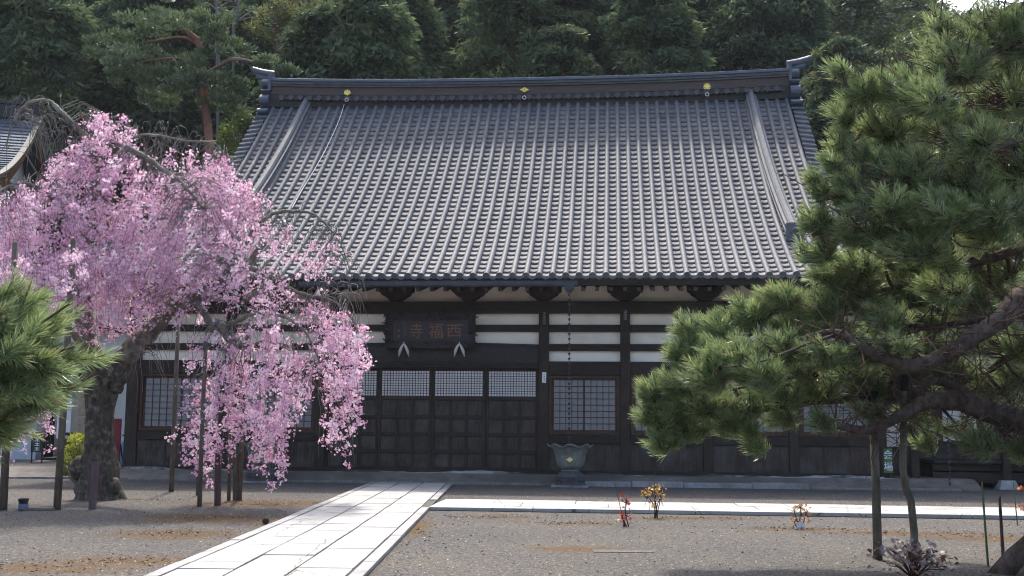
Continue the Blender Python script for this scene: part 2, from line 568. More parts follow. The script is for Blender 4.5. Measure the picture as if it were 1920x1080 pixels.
while y < yend:
    y2 = min(y + random.uniform(0.9, 1.5), yend)
    if y < cyN < y2: y2 = cyN
    if cyN - 1e-3 <= y < cyF:
        y = cyF
        continue
    rc.append((XR - W_ + J, XR, y, y2 - J, random.uniform(.25, .6)))
    y = y2
cw = (XR - XL - 2 * W_) / 3
for k in range(3):
    y = 6.2 + random.uniform(0, .8)
    while y < yend:
        y2 = min(y + random.choice([.55, .7, .8, 1.0, 1.15]), yend)
        rc.append((XL + W_ + k * cw + J, XL + W_ + (k + 1) * cw - J, y, y2 - .034, random.uniform(.55, 1)))
        y = y2
slabs('stone_path', rc, lambda a, b: Vector((a, b, 0)), 0.01, ZP)
struct('path_bed', MB().box(XL + .01, XR - .01, 5, yend - .01, 0.004, ZP - .02), GROUT)
rc = []
dv = vF - vN
u = uS + J
uE = 15.0
rows = [(vN, vN + .2 * dv), (vN + .2 * dv, vN + .60 * dv), (vN + .60 * dv, vF)]
for k, (b0, b1) in enumerate(rows):
    u = uS + J + (0 if k else 0)
    while u < uE:
        u2 = u + random.uniform(.8, 1.6) * (1.2 if k == 0 else 1)
        rc.append((u, u2 - J, b0 + J / 2, b1 - J / 2, random.uniform(.55, 1)))
        u = u2
slabs('cross_path', rc, lambda a, b: tw(a, b, 0), 0.01, ZP + .012)
q = [tw(uS + .02, vN + .01, 0), tw(uE - .2, vN + .01, 0), tw(uE - .2, vF - .01, 0), tw(uS + .02, vF - .01, 0)]
struct('cross_path_bed', MB().add([(p.x, p.y, .004) for p in q] + [(p.x, p.y, ZP - .01) for p in q], [(4, 5, 6, 7), (0, 1, 5, 4), (1, 2, 6, 5), (2, 3, 7, 6), (3, 0, 4, 7)]), GROUT)

# hillside
def hillz(x, y):
    k = 0.56 * (1 - 0.35 / (1 + math.exp(-(x - 34) / 8)))
    return max(0.0, (y - 49)) * k + 0.8 * math.sin(x * .13) * min(1, max(0, (y - 49) / 10))
nx, ny = 60, 40
hv = [(-90 + 180 * i / nx, 49 + 120 * j / ny, hillz(-90 + 180 * i / nx, 49 + 120 * j / ny) + .006) for j in range(ny + 1) for i in range(nx + 1)]
hf = [(j * (nx + 1) + i, j * (nx + 1) + i + 1, (j + 1) * (nx + 1) + i + 1, (j + 1) * (nx + 1) + i) for j in range(ny) for i in range(nx)]
HILL = mat('forest_floor', (0.030, 0.034, 0.020), 0.95, 0.5, 1.5, 0.5, 6)
struct('hillside', MB().add(hv, hf), HILL, smooth=True)

# ------------------------------------------------------------------ the hall
zy = lambda y, v=0.0: loc(1100, y, v).z
ux = lambda x, y=620, v=0.0: loc(x, y, v).x
U0 = ux(262) + (ux(1645) - ux(262)) / 2
hall = thing('temple_hall', 'long dark timbered temple hall with white plaster bands under a huge grey tiled roof', 'temple', P0, -YAW)
ZB = zy(889.5)                                    # foot of the timber wall
pil = [ux(262) - .08, ux(434), ux(607), ux(1020), ux(1172), ux(1325), ux(1484), ux(1645)]
uLw, uRw = pil[0] - .14, pil[-1] + .12
VP = -0.10
VK = tl(gp(1100, 912)).y                        # kerb line
ap = [(VK + .02, -.05), (VK + .02, .035), (-.62, .155), (-.36, .245), (-.2, .25), (15, .25), (15, -.05)]
na = 40
apm = MB()
Ra = random.Random(21)
for i in range(na + 1):
    u = uLw - 6 + (uRw - uLw + 8) * i / na
    apm.v += [(u, y, z + (Ra.uniform(-.012, .012) if .03 < z < .2 else 0)) for y, z in ap]
apm.f = [(7 * i + j, 7 * i + 7 + j, 7 * i + 8 + j, 7 * i + 1 + j) for i in range(na) for j in range(6)] + [tuple(range(6, -1, -1)), tuple(7 * na + j for j in range(7))]
obj('podium', apm, mat('podium_earth', (0.145, 0.132, 0.118), .95, .35, 3, .5, 30, blotch=(.085, .078, .07), bl_scale=.6, bl_lo=.42, bl_hi=.7), hall)
# uneven old mortar along the foot of the wall
R = random.Random(4)
mo = MB()
n = 120
p1, p2 = [], []
for i in range(n + 1):
    u = uLw - .2 + (uRw - uLw + .4) * i / n
    a = .06 * math.sin(i * .35) + .05 * math.sin(i * .12 + 1) + R.uniform(-.03, .03)
    p1.append((u, -.37 + a * .5, .235))
    p2.append((u, -.31 + a * .4, .275 + max(-.035, a * .42)))
vs = p1 + p2 + [(u, .1, ZB - .005) for u, _, _ in p1]
m_ = n + 1
mo.add(vs, [(i, i + 1, m_ + i + 1, m_ + i) for i in range(n)] + [(m_ + i, m_ + i + 1, 2 * m_ + i + 1, 2 * m_ + i) for i in range(n)])
obj('foundation', mo, MORTAR, hall, smooth=True)
obj('plaster_wall', MB().box(uLw + .1, uRw - .05, .06, .3, ZB, zy(530)), PLASTER, hall)
obj('side_wall', MB().box(uLw + .1, uLw + .3, .3, 15, ZB, zy(530)).box(uRw - .3, uRw - .05, .3, 15, ZB, zy(530)).box(uLw + .3, uRw - .3, 14.8, 15, ZB, zy(530)), PLASTER, hall)
Zr = {k: zy(k) for k in (566, 588, 609, 622, 645, 658, 678, 704, 815, 832, 885, 895, 690)}
for i, u in enumerate(pil):
    wd = .125 if i else .17
    if i == 3: wd = .13
    obj('pillar', MB().box(u - wd, u + wd, VP, .09, ZB + .01, Zr[588]), WOOD, hall, bevel=.012)
# long head beam and the beams of every bay
obj('head_beam', MB().box(uLw - .25, uRw + .25, VP - .05, .10, Zr[588] + .003, Zr[566]), WOODH, hall, bevel=.012)
obj('sill_beam', MB().box(uLw - .05, uRw + .05, VP - .06, .10, ZB, ZB + .10), WOODH, hall, bevel=.01)
DA, DB = pil[2] + .125, pil[3] - .13
for i in range(len(pil) - 1):
    a, b = pil[i] + (.125 if i else .17), pil[i + 1] - (.13 if i + 1 == 3 else .125)
    obj('beam', MB().box(a, b, -.03, .09, Zr[622], Zr[609]), WOODH, hall)
    if i != 2:
        obj('beam', MB().box(a, b, -.03, .09, Zr[658], Zr[645]), WOODH, hall)
        obj('lintel', MB().box(a, b, -.07, .09, Zr[704], Zr[678]), WOODH, hall, bevel=.01)
# carved bulging beam over the doors
cb = MB()
sec = [(-.02, -.42 * (Zr[645] - Zr[690]) * 1.15), (-.13, -.30), (-.19, -.1), (-.19, .12), (-.13, .27), (-.02, .34)]
zc = (Zr[645] + Zr[690]) / 2
hh = (Zr[645] - Zr[690]) / 2
sec = [(.09, -hh), (-.10, -hh), (-.17, -hh * .6), (-.20, 0), (-.17, hh * .6), (-.08, hh), (.09, hh)]
cb.sweep([(Vector((u, 0, zc + .05 * math.cos((u - (DA + DB) / 2) / (DB - DA) * 3.1) - .02)), Vector((0, 1, 0)), Vector((0, 0, 1))) for u in np.linspace(DA, DB, 24)], sec)
carved = obj('carved_beam', cb, mat('carved_timber', (0.028, 0.026, 0.026), .7, .5, 5, .9, 9, (1, 2, 2)), hall)
def spiral(c, s, turns=1.6, n=22, r0=.03, r1=.15, th=.014, y=-.205):
    m = MB()
    m.tube([(c[0] + s * (r0 + (r1 - r0) * i / n) * math.cos(6.28 * turns * i / n), y + .03 * (i / n), c[1] + (r0 + (r1 - r0) * i / n) * math.sin(6.28 * turns * i / n) * .8) for i in range(n + 1)], th, 5)
    return m
sw = MB()
for c, s in ((DA + .5, -1), (DB - .5, 1), (DB - 1.0, -1), (DA + 1.0, 1)):
    obj('scroll_carving', spiral((c, zc), s), WOODH, carved, smooth=True)
obj('door_lintel', MB().box(DA, DB, -.12, .09, zy(692), Zr[690] + .02), WOODH, hall, bevel=.01)

def grid_mb(x0, x1, z0, z1, nx, nz, t, v0, v1):
    m = MB()
    for i in range(1, nx):
        x = x0 + (x1 - x0) * i / nx
        m.box(x - t / 2, x + t / 2, v0, v1, z0, z1)
    for j in range(1, nz):
        z = z0 + (z1 - z0) * j / nz
        m.box(x0, x1, v0 + .002, v1 + .002, z - t / 2, z + t / 2)
    return m
def frame_mb(x0, x1, z0, z1, wx, wz, v0, v1):
    m = MB()
    m.box(x0, x0 + wx, v0, v1, z0, z1).box(x1 - wx, x1, v0, v1, z0, z1)
    m.box(x0 + wx, x1 - wx, v0 + .003, v1, z0, z0 + wz).box(x0 + wx, x1 - wx, v0 + .003, v1, z1 - wz, z1)
    return m
# windows of the side bays: two sliding shoji sashes, a waist board and planks
for i in (0, 1, 3, 4, 5, 6):
    a, b = pil[i] + (.125 if i else .17) + .003, pil[i + 1] - (.13 if i + 1 == 3 else .125) - .003
    z0, z1 = Zr[815], Zr[704] - .003
    win = obj('window', frame_mb(a, b, z0, z1, .09, .07, -.04, .055), WOODR, hall, bevel=.006)
    mid = (a + b) / 2
    for s, (xa, xb, dv) in enumerate(((a + .09, mid + .03, .02), (mid - .03, b - .09, -.015))):
        sa = obj('sash', frame_mb(xa, xb, z0 + .07, z1 - .07, .045, .05, dv, dv + .03), WOODR, win)
        obj('lattice', grid_mb(xa + .045, xb - .045, z0 + .12, z1 - .12, 5, 8, .016, dv + .006, dv + .02), WOODR, win)
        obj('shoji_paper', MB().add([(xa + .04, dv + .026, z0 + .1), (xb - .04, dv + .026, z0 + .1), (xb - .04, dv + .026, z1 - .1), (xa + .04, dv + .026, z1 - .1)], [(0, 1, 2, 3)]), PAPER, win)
    obj('waist_rail', MB().box(a, b, -.075, .055, Zr[832], Zr[815] - .003), WOODH, hall, bevel=.008)
    pk = MB()
    npk = 9
    for k in range(npk):
        x0 = a + (b - a) * k / npk
        x1 = a + (b - a) * (k + 1) / npk
        pk.box(x0 + .002, x1 - .002, -.02 + R.uniform(-.006, .006), .055, ZB + .10, Zr[832] - .003)
    obj('plank_wall', pk, WOODP, hall)
    for fr in (1 / 3, 2 / 3):
        x = a + (b - a) * fr
        obj('batten', MB().box(x - .022, x + .022, -.05, -.03, ZB + .103, Zr[832] - .006), WOODR if i > 2 else WOOD, hall)
# doors: four sliding panels with a fine lattice above and twelve sunk boards below
dx = [ux(613), ux(713.5), ux(812.5), ux(912), ux(1009)]
dx[0], dx[-1] = DA + .003, DB - .003
for k in range(4):
    a, b = dx[k] + .003, dx[k + 1] - .003
    dv = -.02 if k in (1, 2) else .015
    zt, zl0, zl1, zbt = zy(692) - .003, zy(744, 0), zy(690.5) - .09, ZB + .10
    d = MB()
    st = .075
    d.box(a, a + st, dv - .03, dv + .03, zbt, zt).box(b - st, b, dv - .03, dv + .03, zbt, zt)
    d.box(a + st, b - st, dv - .027, dv + .03, zl1, zt)
    d.box(a + st, b - st, dv - .027, dv + .03, zl0 - .11, zl0)
    zz = np.linspace(zl0 - .11, zbt, 5)
    for j in range(1, 5):
        d.box(a + st, b - st, dv - .024, dv + .03, zz[j] - (.05 if j < 4 else 0), zz[j] + .05)
    for j in range(1, 3):
        x = a + st + (b - a - 2 * st) * j / 3
        d.box(x - .04, x + .04, dv - .026, dv + .029, zbt + .003, zl0 - .113)
    door = obj('door', d, WOOD, hall, bevel=.012)
    obj('lattice', grid_mb(a + st, b - st, zl0, zl1, 17, 10, .012, dv - .016, dv + .004), WOOD, door)
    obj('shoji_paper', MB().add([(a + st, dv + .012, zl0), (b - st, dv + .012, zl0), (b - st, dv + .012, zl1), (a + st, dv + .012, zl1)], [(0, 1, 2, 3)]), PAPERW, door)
    obj('sunk_board', MB().box(a + st - .01, b - st + .01, dv + .010, dv + .026, zbt + .01, zl0 - .05), WOODP, door)
# bracket blocks carrying the eave purlin
zb0, zb1 = Zr[566] + .003, zy(537)
for px in (262, 348, 434, 520, 607, 745, 882, 1020, 1172, 1322, 1484, 1645):
    u = ux(px, 550)
    h = zb1 - zb0
    half = [(.15, 0), (.15, .12), (.21, .17), (.26, .27), (.345, .38), (.385, .50), (.375, .54), (.445, .60), (.46, .70), (.46, 1.0)]
    poly = [(u - x, zb0 + h * t) for x, t in half] + [(u + x, zb0 + h * t) for x, t in half[::-1]]
    obj('bracket', MB().prism(poly, -.36, .055), WOODH, hall, bevel=.012)

# ------------------------------------------------------------------ roof of the hall
VE = -1.40
VR = 8.2
ZE = loc(1000, 519, VE).z
ZR = loc(985, 192, VR).z
HG = ux(1450, 150, VR) * 0 + (loc(1478, 140, VR).x - loc(512, 146, VR).x) / 2       # half length of the ridge
U0r = (loc(1478, 140, VR).x + loc(512, 146, VR).x) / 2
TG = 0.50                                        # where the gable ends and the hip begins
HE = (uRw - uLw) / 2 + 1.75
def half_at(t):
    return HG + .12 if t >= TG else HE - (HE - HG - .55) * (t / TG)
def prof(t):
    return 0.68 * t + 0.32 * t * t
def rz(u, t):
    e = max(0.0, (abs(u - U0r) - 6.5) / 5.0)
    return ZE + (ZR - ZE) * prof(t) + .30 * e * e * (1 - t) ** 1.5
def rp(u, t, off=0.0):
    dz = (ZR - ZE) * (0.68 + .64 * t)
    dvv = VR - VE
    L = math.hypot(dz, dvv)
    return Vector((u, VE + dvv * t - off * dz / L, rz(u, t) + off * dvv / L))
# table of arc length
tt = np.linspace(0, 1, 400)
al = np.concatenate([[0], np.cumsum(np.hypot(np.diff((VR - VE) * tt), np.diff((ZR - ZE) * (0.68 * tt + .32 * tt ** 2))))])
NR = int(round(al[-1] / .31))
trow = np.interp(np.linspace(0, al[-1], NR + 1), al, tt)
ND = 24
roof = obj('roof', MB().add([rp(U0r + sx * half_at(t), t, -.10) for t in np.linspace(0, 1, 21) for sx in np.linspace(-1, 1, ND + 1)],
                            [((ND + 1) * i + j, (ND + 1) * i + j + 1, (ND + 1) * (i + 1) + j + 1, (ND + 1) * (i + 1) + j) for i in range(20) for j in range(ND)]), WOODH, hall)
CW = .330
ncol = int(2 * HE / CW)
ucs = [U0r + (i - (ncol - 1) / 2) * CW for i in range(ncol)]
V, Fc = [], []
xs = np.array([-.5, -.3, 0, .3, .5]) * (CW - .06)
sag = np.array([0.014, -.016, -.028, -.016, 0.014])
k = 0
Rt = random.Random(9)
for uc in ucs:
    for j in range(NR):
        t0, t1 = trow[j], trow[j + 1]
        if abs(uc - U0r) + CW * .3 > half_at((t0 + t1) / 2):
            continue
        t1b = min(1, t1 + .3 * (t1 - t0))
        jr = Rt.uniform(-.004, .004)
        ju = Rt.uniform(-.004, .004)
        for off, t in ((.026 + jr, t0), (.020 + jr, t0 + (t1 - t0) * .4), (-.004, t1b)):
            for x, s_ in zip(xs, sag):
                V.append(rp(uc + x + ju, t, off + s_))
        for x, s_ in zip(xs, sag):
            V.append(rp(uc + x + ju, t0 + .0006, -.004 + s_))
        for i in range(4):
            Fc.append((k + i, k + i + 1, k + 6 + i, k + 5 + i))
            Fc.append((k + 5 + i, k + 6 + i, k + 11 + i, k + 10 + i))
            Fc.append((k + 15 + i, k + 16 + i, k + 1 + i, k + i))
        k += 20
TILEV = TILE.copy()
TILEV.name = 'tile_with_tone'
nt_ = TILEV.node_tree
ln_ = nt_.nodes['Principled BSDF'].inputs['Base Color'].links[0]
src = ln_.from_socket
ta = nd(nt_, 'ShaderNodeAttribute', attribute_name='tint')
tcs = nd(nt_, 'ShaderNodeTexCoord')
mps = nd(nt_, 'ShaderNodeMapping')
mps.inputs['Scale'].default_value = (2.2, .16, .16)          # rain streaks down the slope
nt_.links.new(tcs.outputs['Object'], mps.inputs[0])
stk = ramp(nt_, noise(nt_, mps.outputs[0], 1.6, 5, .7), [(.35, (.78, .78, .80)), (.65, (1.10, 1.08, 1.05))])
cc_ = mix(nt_, 1.0, src, ramp(nt_, ta.outputs['Fac'], [(0, (.66, .67, .72)), (.5, (1, 1, 1)), (1, (1.32, 1.26, 1.2))]), 'MULTIPLY')
cc_ = mix(nt_, 1.0, cc_, stk, 'MULTIPLY')
nt_.links.new(cc_, nt_.nodes['Principled BSDF'].inputs['Base Color'])
tone = np.clip(np.random.default_rng(2).normal(.5, .19, len(Fc) // 12), 0, 1)
npobj('roof_tiles', [tuple(p) for p in V], Fc, TILEV, roof, tint=np.repeat(tone, 12))
# roll tiles over every joint
rb = MB()
caps = MB()
for i in range(ncol + 1):
    u = U0r + (i - ncol / 2) * CW
    ts = [t for t in np.linspace(0, 1, NR * 2 + 1) if abs(u - U0r) <= half_at(t)]
    if len(ts) < 4:
        continue
    path = []
    for q, t in enumerate(ts):
        a, b = rp(u, max(0, t - .004)), rp(u, min(1, t + .004))
        d = (b - a).normalized()
        up = Vector((1, 0, 0)).cross(d)
        path.append((rp(u, t, .012 + (.006 if q % 2 == 0 else -.002)), Vector((1, 0, 0)), up))
    sec = [(.072 * math.cos(a), .080 * math.sin(a)) for a in np.linspace(-.25, math.pi + .25, 8)]
    rb.sweep(path, sec, closed=False)
    if ts[0] == 0:
        o, sd, up = path[0]
        d = sd.cross(up)
        vs = [o - up.cross(sd) * 0 + sd * (.088 * math.cos(a)) + up * (.02 + .088 * math.sin(a)) + Vector((0, -.012, -.006)) for a in np.linspace(0, 6.283, 13)[:-1]]
        vs2 = [p + Vector((0, .06, .025)) for p in vs]
        caps.add(vs + vs2, [tuple(range(12))] + [(q, 12 + q, 12 + (q + 1) % 12, (q + 1) % 12) for q in range(12)])
obj('roll_tiles', rb, TILER, roof, smooth=True)
obj('eave_discs', caps, TILER, roof)
# curved lips hanging between the discs at the eave
lp = MB()
for uc in ucs:
    w2 = CW / 2 - .05
    pts = [(x, -.034 * (1 - (x / w2) ** 2)) for x in np.linspace(-w2, w2, 7)]
    vs = [rp(uc + x, 0, .035 + s_) + Vector((0, -.01, 0)) for x, s_ in pts] + [rp(uc + x, 0, .035 + s_) + Vector((0, -.012, -.075 + .03 * abs(x) / w2)) for x, s_ in pts]
    lp.add(vs, [(i, i + 1, 8 + i, 7 + i) for i in range(6)])
obj('eave_lips', lp, TILE, roof)
# plain back slope, hipped sides, gable walls
bs = MB()
N = 16
bk = lambda u, t: Vector((u, 2 * VR - rp(u, t).y, rz(u, t)))
for j in range(N):
    ta, tb = j / N, (j + 1) / N
    ha, hb = half_at(ta + 1e-6), half_at(tb - 1e-6)
    bs.add([bk(U0r + ha, ta), bk(U0r - ha, ta), bk(U0r - hb, tb), bk(U0r + hb, tb)], [(0, 1, 2, 3)])
obj('back_slope', bs, TILE, roof)
for sx in (-1, 1):
    hs = MB()
    for j in range(N // 2):
        ta, tb = j * TG / (N // 2), (j + 1) * TG / (N // 2)
        q = [rp(U0r + sx * half_at(ta), ta), bk(U0r + sx * half_at(ta), ta), bk(U0r + sx * half_at(tb - 1e-6), tb), rp(U0r + sx * half_at(tb - 1e-6), tb)]
        hs.add(q, [(0, 1, 2, 3) if sx > 0 else (3, 2, 1, 0)])
    obj('hip_slope', hs, TILE, roof)
    gw = [(rp(0, t).y, rp(U0r, t, -.2).z) for t in np.linspace(TG, 1, 9)]
    gw += [(2 * VR - y, z) for y, z in gw[::-1]]
    ug = U0r + sx * (HG - .35)
    obj('gable_wall', MB().add([(ug, y, z) for y, z in gw] + [(ug + .12 * sx, y, z) for y, z in gw],
                               [tuple(range(len(gw))), tuple(range(2 * len(gw) - 1, len(gw) - 1, -1))]), WOOD, roof)
    # hip ridge
    hp = []
    for t in np.linspace(0, TG - .01, 14):
        hp.append((rp(U0r + sx * half_at(t), t), Vector((.7, .7 * sx, 0)), Vector((0, 0, 1))))
    obj('hip_ridge', MB().sweep(hp, [(-.14, -.05), (.14, -.05), (.12, .16), (.07, .25), (-.07, .25), (-.12, .16)]), TILER, roof, smooth=False)
    # bargeboard and the short tiles that point out over the verge
    bb = [(rp(U0r + sx * (HG + .05), t, -.2), Vector((1, 0, 0)), Vector((0, 0, 1))) for t in np.linspace(TG, 1, 14)]
    obj('bargeboard', MB().sweep(bb, [(-.04, -.25), (.04, -.25), (.04, .1), (-.04, .1)]), WOODH, roof)
    vt = MB()
    for j in range(NR):
        t = trow[j]
        if t < TG or t > .985:
            continue
        c = rp(U0r + sx * (HG + .03), t + .012, .0)
        e = c + Vector((sx * .40, 0, -.045))
        a = (rp(0, t + .01) - rp(0, t)).normalized()
        up = Vector((0, -a.z, a.y))
        for q in (c, e):
            pass
        sec = [(.07 * math.cos(x), .07 * math.sin(x)) for x in np.linspace(0, math.pi, 6)]
        vt.sweep([(c, a, up), (e, a, up)], sec, closed=True)
        pl = [c + a * .08, c + a * .30, e + a * .30, e + a * .08]
        vt.add(pl + [p - up * .03 for p in pl], [(0, 1, 2, 3), (7, 6, 5, 4), (2, 3, 7, 6), (0, 3, 7, 4)])
    obj('verge_tiles', vt, TILER, roof)
    # descending ridge
    ud = U0r + sx * (HG - 1.28)
    dr = []
    for t in np.linspace(.22, 1.0, 34):
        a, b = rp(ud, max(0, t - .004)), rp(ud, min(1, t + .004))
        d = (b - a).normalized()
        dr.append((rp(ud, t, 0) + Vector((sx * .25 * (1 - t) ** 1.5, 0, 0)), Vector((1, 0, 0)), Vector((1, 0, 0)).cross(d)))
    de = obj('descending_ridge', MB().sweep(dr, [(-.17, -.03), (.17, -.03), (.17, .08), (.145, .085), (.145, .19), (.165, .2), (.165, .24), (.10, .25), (.095, .30), (.05, .35), (-.05, .35), (-.095, .30), (-.10, .25), (-.165, .24), (-.165, .2), (-.145, .19), (-.145, .085), (-.17, .08)]), TILER, roof)
    o, sd, up = dr[0]
    eb = MB()
    eb.box(o.x - .24, o.x + .24, o.y - .10, o.y + .02, o.z - .05, o.z + .5)
    obj('ridge_end_tile', eb, TILER, de, bevel=.06)

# main ridge, swept up a little at both ends
zl = lambda y: loc(985, y, VR - .2).z
def rise(u):
    e = abs(u - U0r) / HG
    return .16 * e ** 2.5
def ridge_layer(name, za, zb, th, m, par, ext=0.0, sec=None):
    pth = [(Vector((u, VR, rise(u))), Vector((0, 1, 0)), Vector((0, 0, 1))) for u in np.linspace(U0r - HG - ext, U0r + HG + ext, 40)]
    return obj(name, MB().sweep(pth, sec or [(-th, za), (th, za), (th, zb), (-th, zb)]), m, par)
rg = ridge_layer('main_ridge', zl(176.5), zl(161.5), .20, RIDGEB, roof)
SHADET = mat('painted_shade_tile', (0.040, 0.036, 0.038), .7, .3, 6)  # tile colour darkened to paint in the shade behind the wave tiles
ridge_layer('ridge_base', zl(200), zl(177) - .003, .20, SHADET, rg)
ridge_layer('cornice', zl(161.2), zl(158), .26, mat('ridge_moulding', (0.075, 0.08, 0.088), .5, .3, 4), rg)
ridge_layer('cornice', zl(157.5), zl(153), .30, mat('ridge_moulding', (0.075, 0.08, 0.088), .5, .3, 4), rg)
zt, z2 = zl(152.6), zl(145)
ridge_layer('ridge_cap', 0, 0, 0, COPPER, rg, sec=[(-.34, zt), (.34, zt), (.34, zt + .025), (.27, zt + .04), (.25, zt + .12), (.12, z2 + .02), (-.12, z2 + .02), (-.25, zt + .12), (-.27, zt + .04), (-.34, zt + .025)])
wt = MB()
for i in range(ncol + 1):
    u = U0r + (i - ncol / 2) * CW
    if abs(u - U0r) > HG - .2: continue
    zc_ = zl(184) + rise(u)
    vs = [(u + .095 * math.cos(a), VR - .36, zc_ + .095 * math.sin(a)) for a in np.linspace(0, 6.283, 13)[:-1]]
    wt.add(vs + [(x, VR - .2, z) for x, _, z in vs], [tuple(range(12))] + [(q, 12 + q, 12 + (q + 1) % 12, (q + 1) % 12) for q in range(12)])
    um = u + CW / 2
    vs = [(um + x, VR - .33, zc_ + .06 - .09 * (1 - (x / .1) ** 2)) for x in np.linspace(-.1, .1, 6)]
    wt.add(vs + [(x, y, z - .05) for x, y, z in vs] + [(x, VR - .2, z) for x, y, z in vs], [(i_, i_ + 1, 7 + i_, 6 + i_) for i_ in range(5)] + [(i_, i_ + 1, 13 + i_, 12 + i_) for i_ in range(5)])
obj('wave_tiles', wt, mat('wave_tile', (0.075, 0.072, 0.078), .6, .3, 6), rg)
for sx in (-1, 1):
    ue = U0r + sx * (HG + .02)
    ri = rise(ue)
    on = MB()
    def drum(zc_, rr, rv, x0, x1):
        vs = [(x0, VR + rv * math.cos(a), zc_ + rr * math.sin(a)) for a in np.linspace(0, 6.283, 19)[:-1]]
        on.add(vs + [(x1, y, z) for _, y, z in vs], [tuple(range(18)), tuple(range(35, 17, -1))] + [(q, 18 + q, 18 + (q + 1) % 18, (q + 1) % 18) for q in range(18)])
    a, b = (ue, ue + .30) if sx > 0 else (ue - .30, ue)
    drum((zl(131) + zl(151)) / 2 - .1, .19, .30, a, b)
    drum((zl(152) + zl(161)) / 2 - .1, .10, .33, a + .005, b - .005)
    drum((zl(162) + zl(190)) / 2 - .1, .27, .46, a - .01, b + .01)
    drum((zl(191) + zl(208)) / 2 - .1, .17, .62, a - .03, b + .05)
    on.box(a - .05, b + .08, VR - .66, VR + .66, zl(214) - .1, zl(210) - .1)
    on.box(ue - .05, ue + .05, VR - .3, VR + .3, zl(152) + ri - .35, zl(138) + ri)
    oo = obj('ridge_end_ornament', on, COPPER, rg)
    tp = zl(137) + ri + .03
    tb = MB().tube([(ue - sx * .06, VR, tp), (ue + sx * .35, VR, tp + .06), (ue + sx * .72, VR, tp + .16)], [.12, .125, .13], 14)
    tb.tube([(ue + sx * .1, VR, tp - .17), (ue + sx * .55, VR, tp - .06)], [.09, .10], 10)
    obj('projecting_tile', tb, COPPER, oo, smooth=False)
# gold crests with their hook rings
VC = VR - .215
def crest(name, polys, px, py, label, s):
    u, _, z = loc(px, py, VC)
    m = MB()
    for i, pl in enumerate(polys):
        m.prism([(u + x * s, z + y * s) for x, y in pl], VC - .035 - .004 * (i % 3), VC + .005)
    c = obj(name, m, GOLD, rg)
    c['label'] = label
    return u
def circ(cx, cy, r, n=12, sy=1.0):
    return [(cx + r * math.cos(6.2832 * k / n), cy + r * sy * math.sin(6.2832 * k / n)) for k in range(n)]
dm = []
for cx, cy in ((0, .29), (0, -.29), (-.5, 0), (.5, 0)):
    dm.append([(cx - .43, cy), (cx, cy - .235), (cx + .43, cy), (cx, cy + .235)])
crest('crest', dm, 983.5, 168.5, 'gold crest of four small diamonds', .165)
mum = []
for k in range(10):
    a = 6.2832 * k / 10
    mum.append([(1.0 * r * math.cos(a + d), 1.0 * r * math.sin(a + d)) for r, d in ((.25, -.5), (.72, -.19), (1, -.11), (1, .11), (.72, .19), (.25, .5))])
mum.append(circ(0, 0, .27))
crest('crest', mum, 1325.5, 163, 'gold crest shaped like a round many petalled flower', .13)
pau = [[(-.15, -.5), (0, -.95), (.2, -.55), (.75, -.35), (.95, .05), (.6, .15), (0, .25), (-.6, .15), (-.95, .05), (-.75, -.35)]]
for cx, hgt in ((0, 1.0), (-.55, .75), (.55, .75)):
    pau.append([(cx - .07, .1), (cx + .07, .1), (cx + .07, hgt - .1), (cx, hgt), (cx - .07, hgt - .1)])
    for q in range(3):
        pau.append(circ(cx - .15, hgt - .3 - .2 * q, .11, 8))
        pau.append(circ(cx + .15, hgt - .3 - .2 * q, .11, 8))
crest('crest', pau, 651.5, 174.5, 'gold crest of three flower spikes over broad leaves', .13)
for px, py in ((650, 187), (983, 183), (1326, 177)):
    u, _, z = loc(px, py, VR - .42)
    m = MB().ring((u, VR - .42, z), .058, .013, 14, 5)
    m.tube([(u, VR - .42, z + .055), (u, VR - .25, z + .12)], .012, 5)
    obj('hook_ring', m, STEEL, rg, smooth=True)

# eaves: rafters, purlin, fascia, soffit
ra = MB().add([(0, 0, 0)], [])
zi = zy(530) + .12
rme = MB().box(-.045, .045, 0, 1, -.05, .05)
o0, e0 = Vector((0, .15, zy(536) + .05)), Vector((0, VE + .10, ZE - .30))
sq = [(-.045, -.05), (.045, -.05), (.045, .05), (-.045, .05)]
dr_ = (o0 - e0).normalized()
rmesh = None
nraf = 66
for i in range(nraf):
    u = U0r - HE + .35 + (2 * HE - .7) * i / (nraf - 1)
    if rmesh is None:
        r0 = obj('rafter', MB().sweep([(e0, Vector((1, 0, 0)), Vector((1, 0, 0)).cross(dr_)), (o0, Vector((1, 0, 0)), Vector((1, 0, 0)).cross(dr_))], sq), mat('rafter_timber', (0.06, 0.047, 0.038), .8, .4, 3, .3, 20, (6, 1, 1)), hall)
        rmesh = r0
        r = r0
    else:
        r = rmesh.copy()
        COL.objects.link(r)
    r.location = (u, 0, 0)
obj('eave_purlin', MB().box(uLw - .5, uRw + .5, -.26, -.10, zy(537) + .003, zy(537) + .18), WOODH, hall)
sf = MB()
nn = 30
for i in range(nn + 1):
    u = U0r - HE + 2 * HE * i / nn
    z = rz(u, 0)
    sf.v += [(u, VE + .02, z - .13), (u, .2, zi + .14)]
sf.f = [(2 * i, 2 * i + 2, 2 * i + 3, 2 * i + 1) for i in range(nn)]
EAVEW = mat('eave_timber', (0.085, 0.066, 0.052), .8, .4, 3, .3, 20, (6, 1, 1))
obj('soffit', sf, EAVEW, hall)
fp = [(Vector((u, VE + .06, rz(u, 0) - .02)), Vector((0, 1, 0)), Vector((0, 0, 1))) for u in np.linspace(U0r - HE, U0r + HE, 30)]
obj('fascia', MB().sweep(fp, [(-.03, -.19), (.04, -.19), (.04, 0), (-.03, 0)]), WOODH, hall)
GUT = mat('gutter_metal', (0.045, 0.052, 0.065), .45, .25, 4)
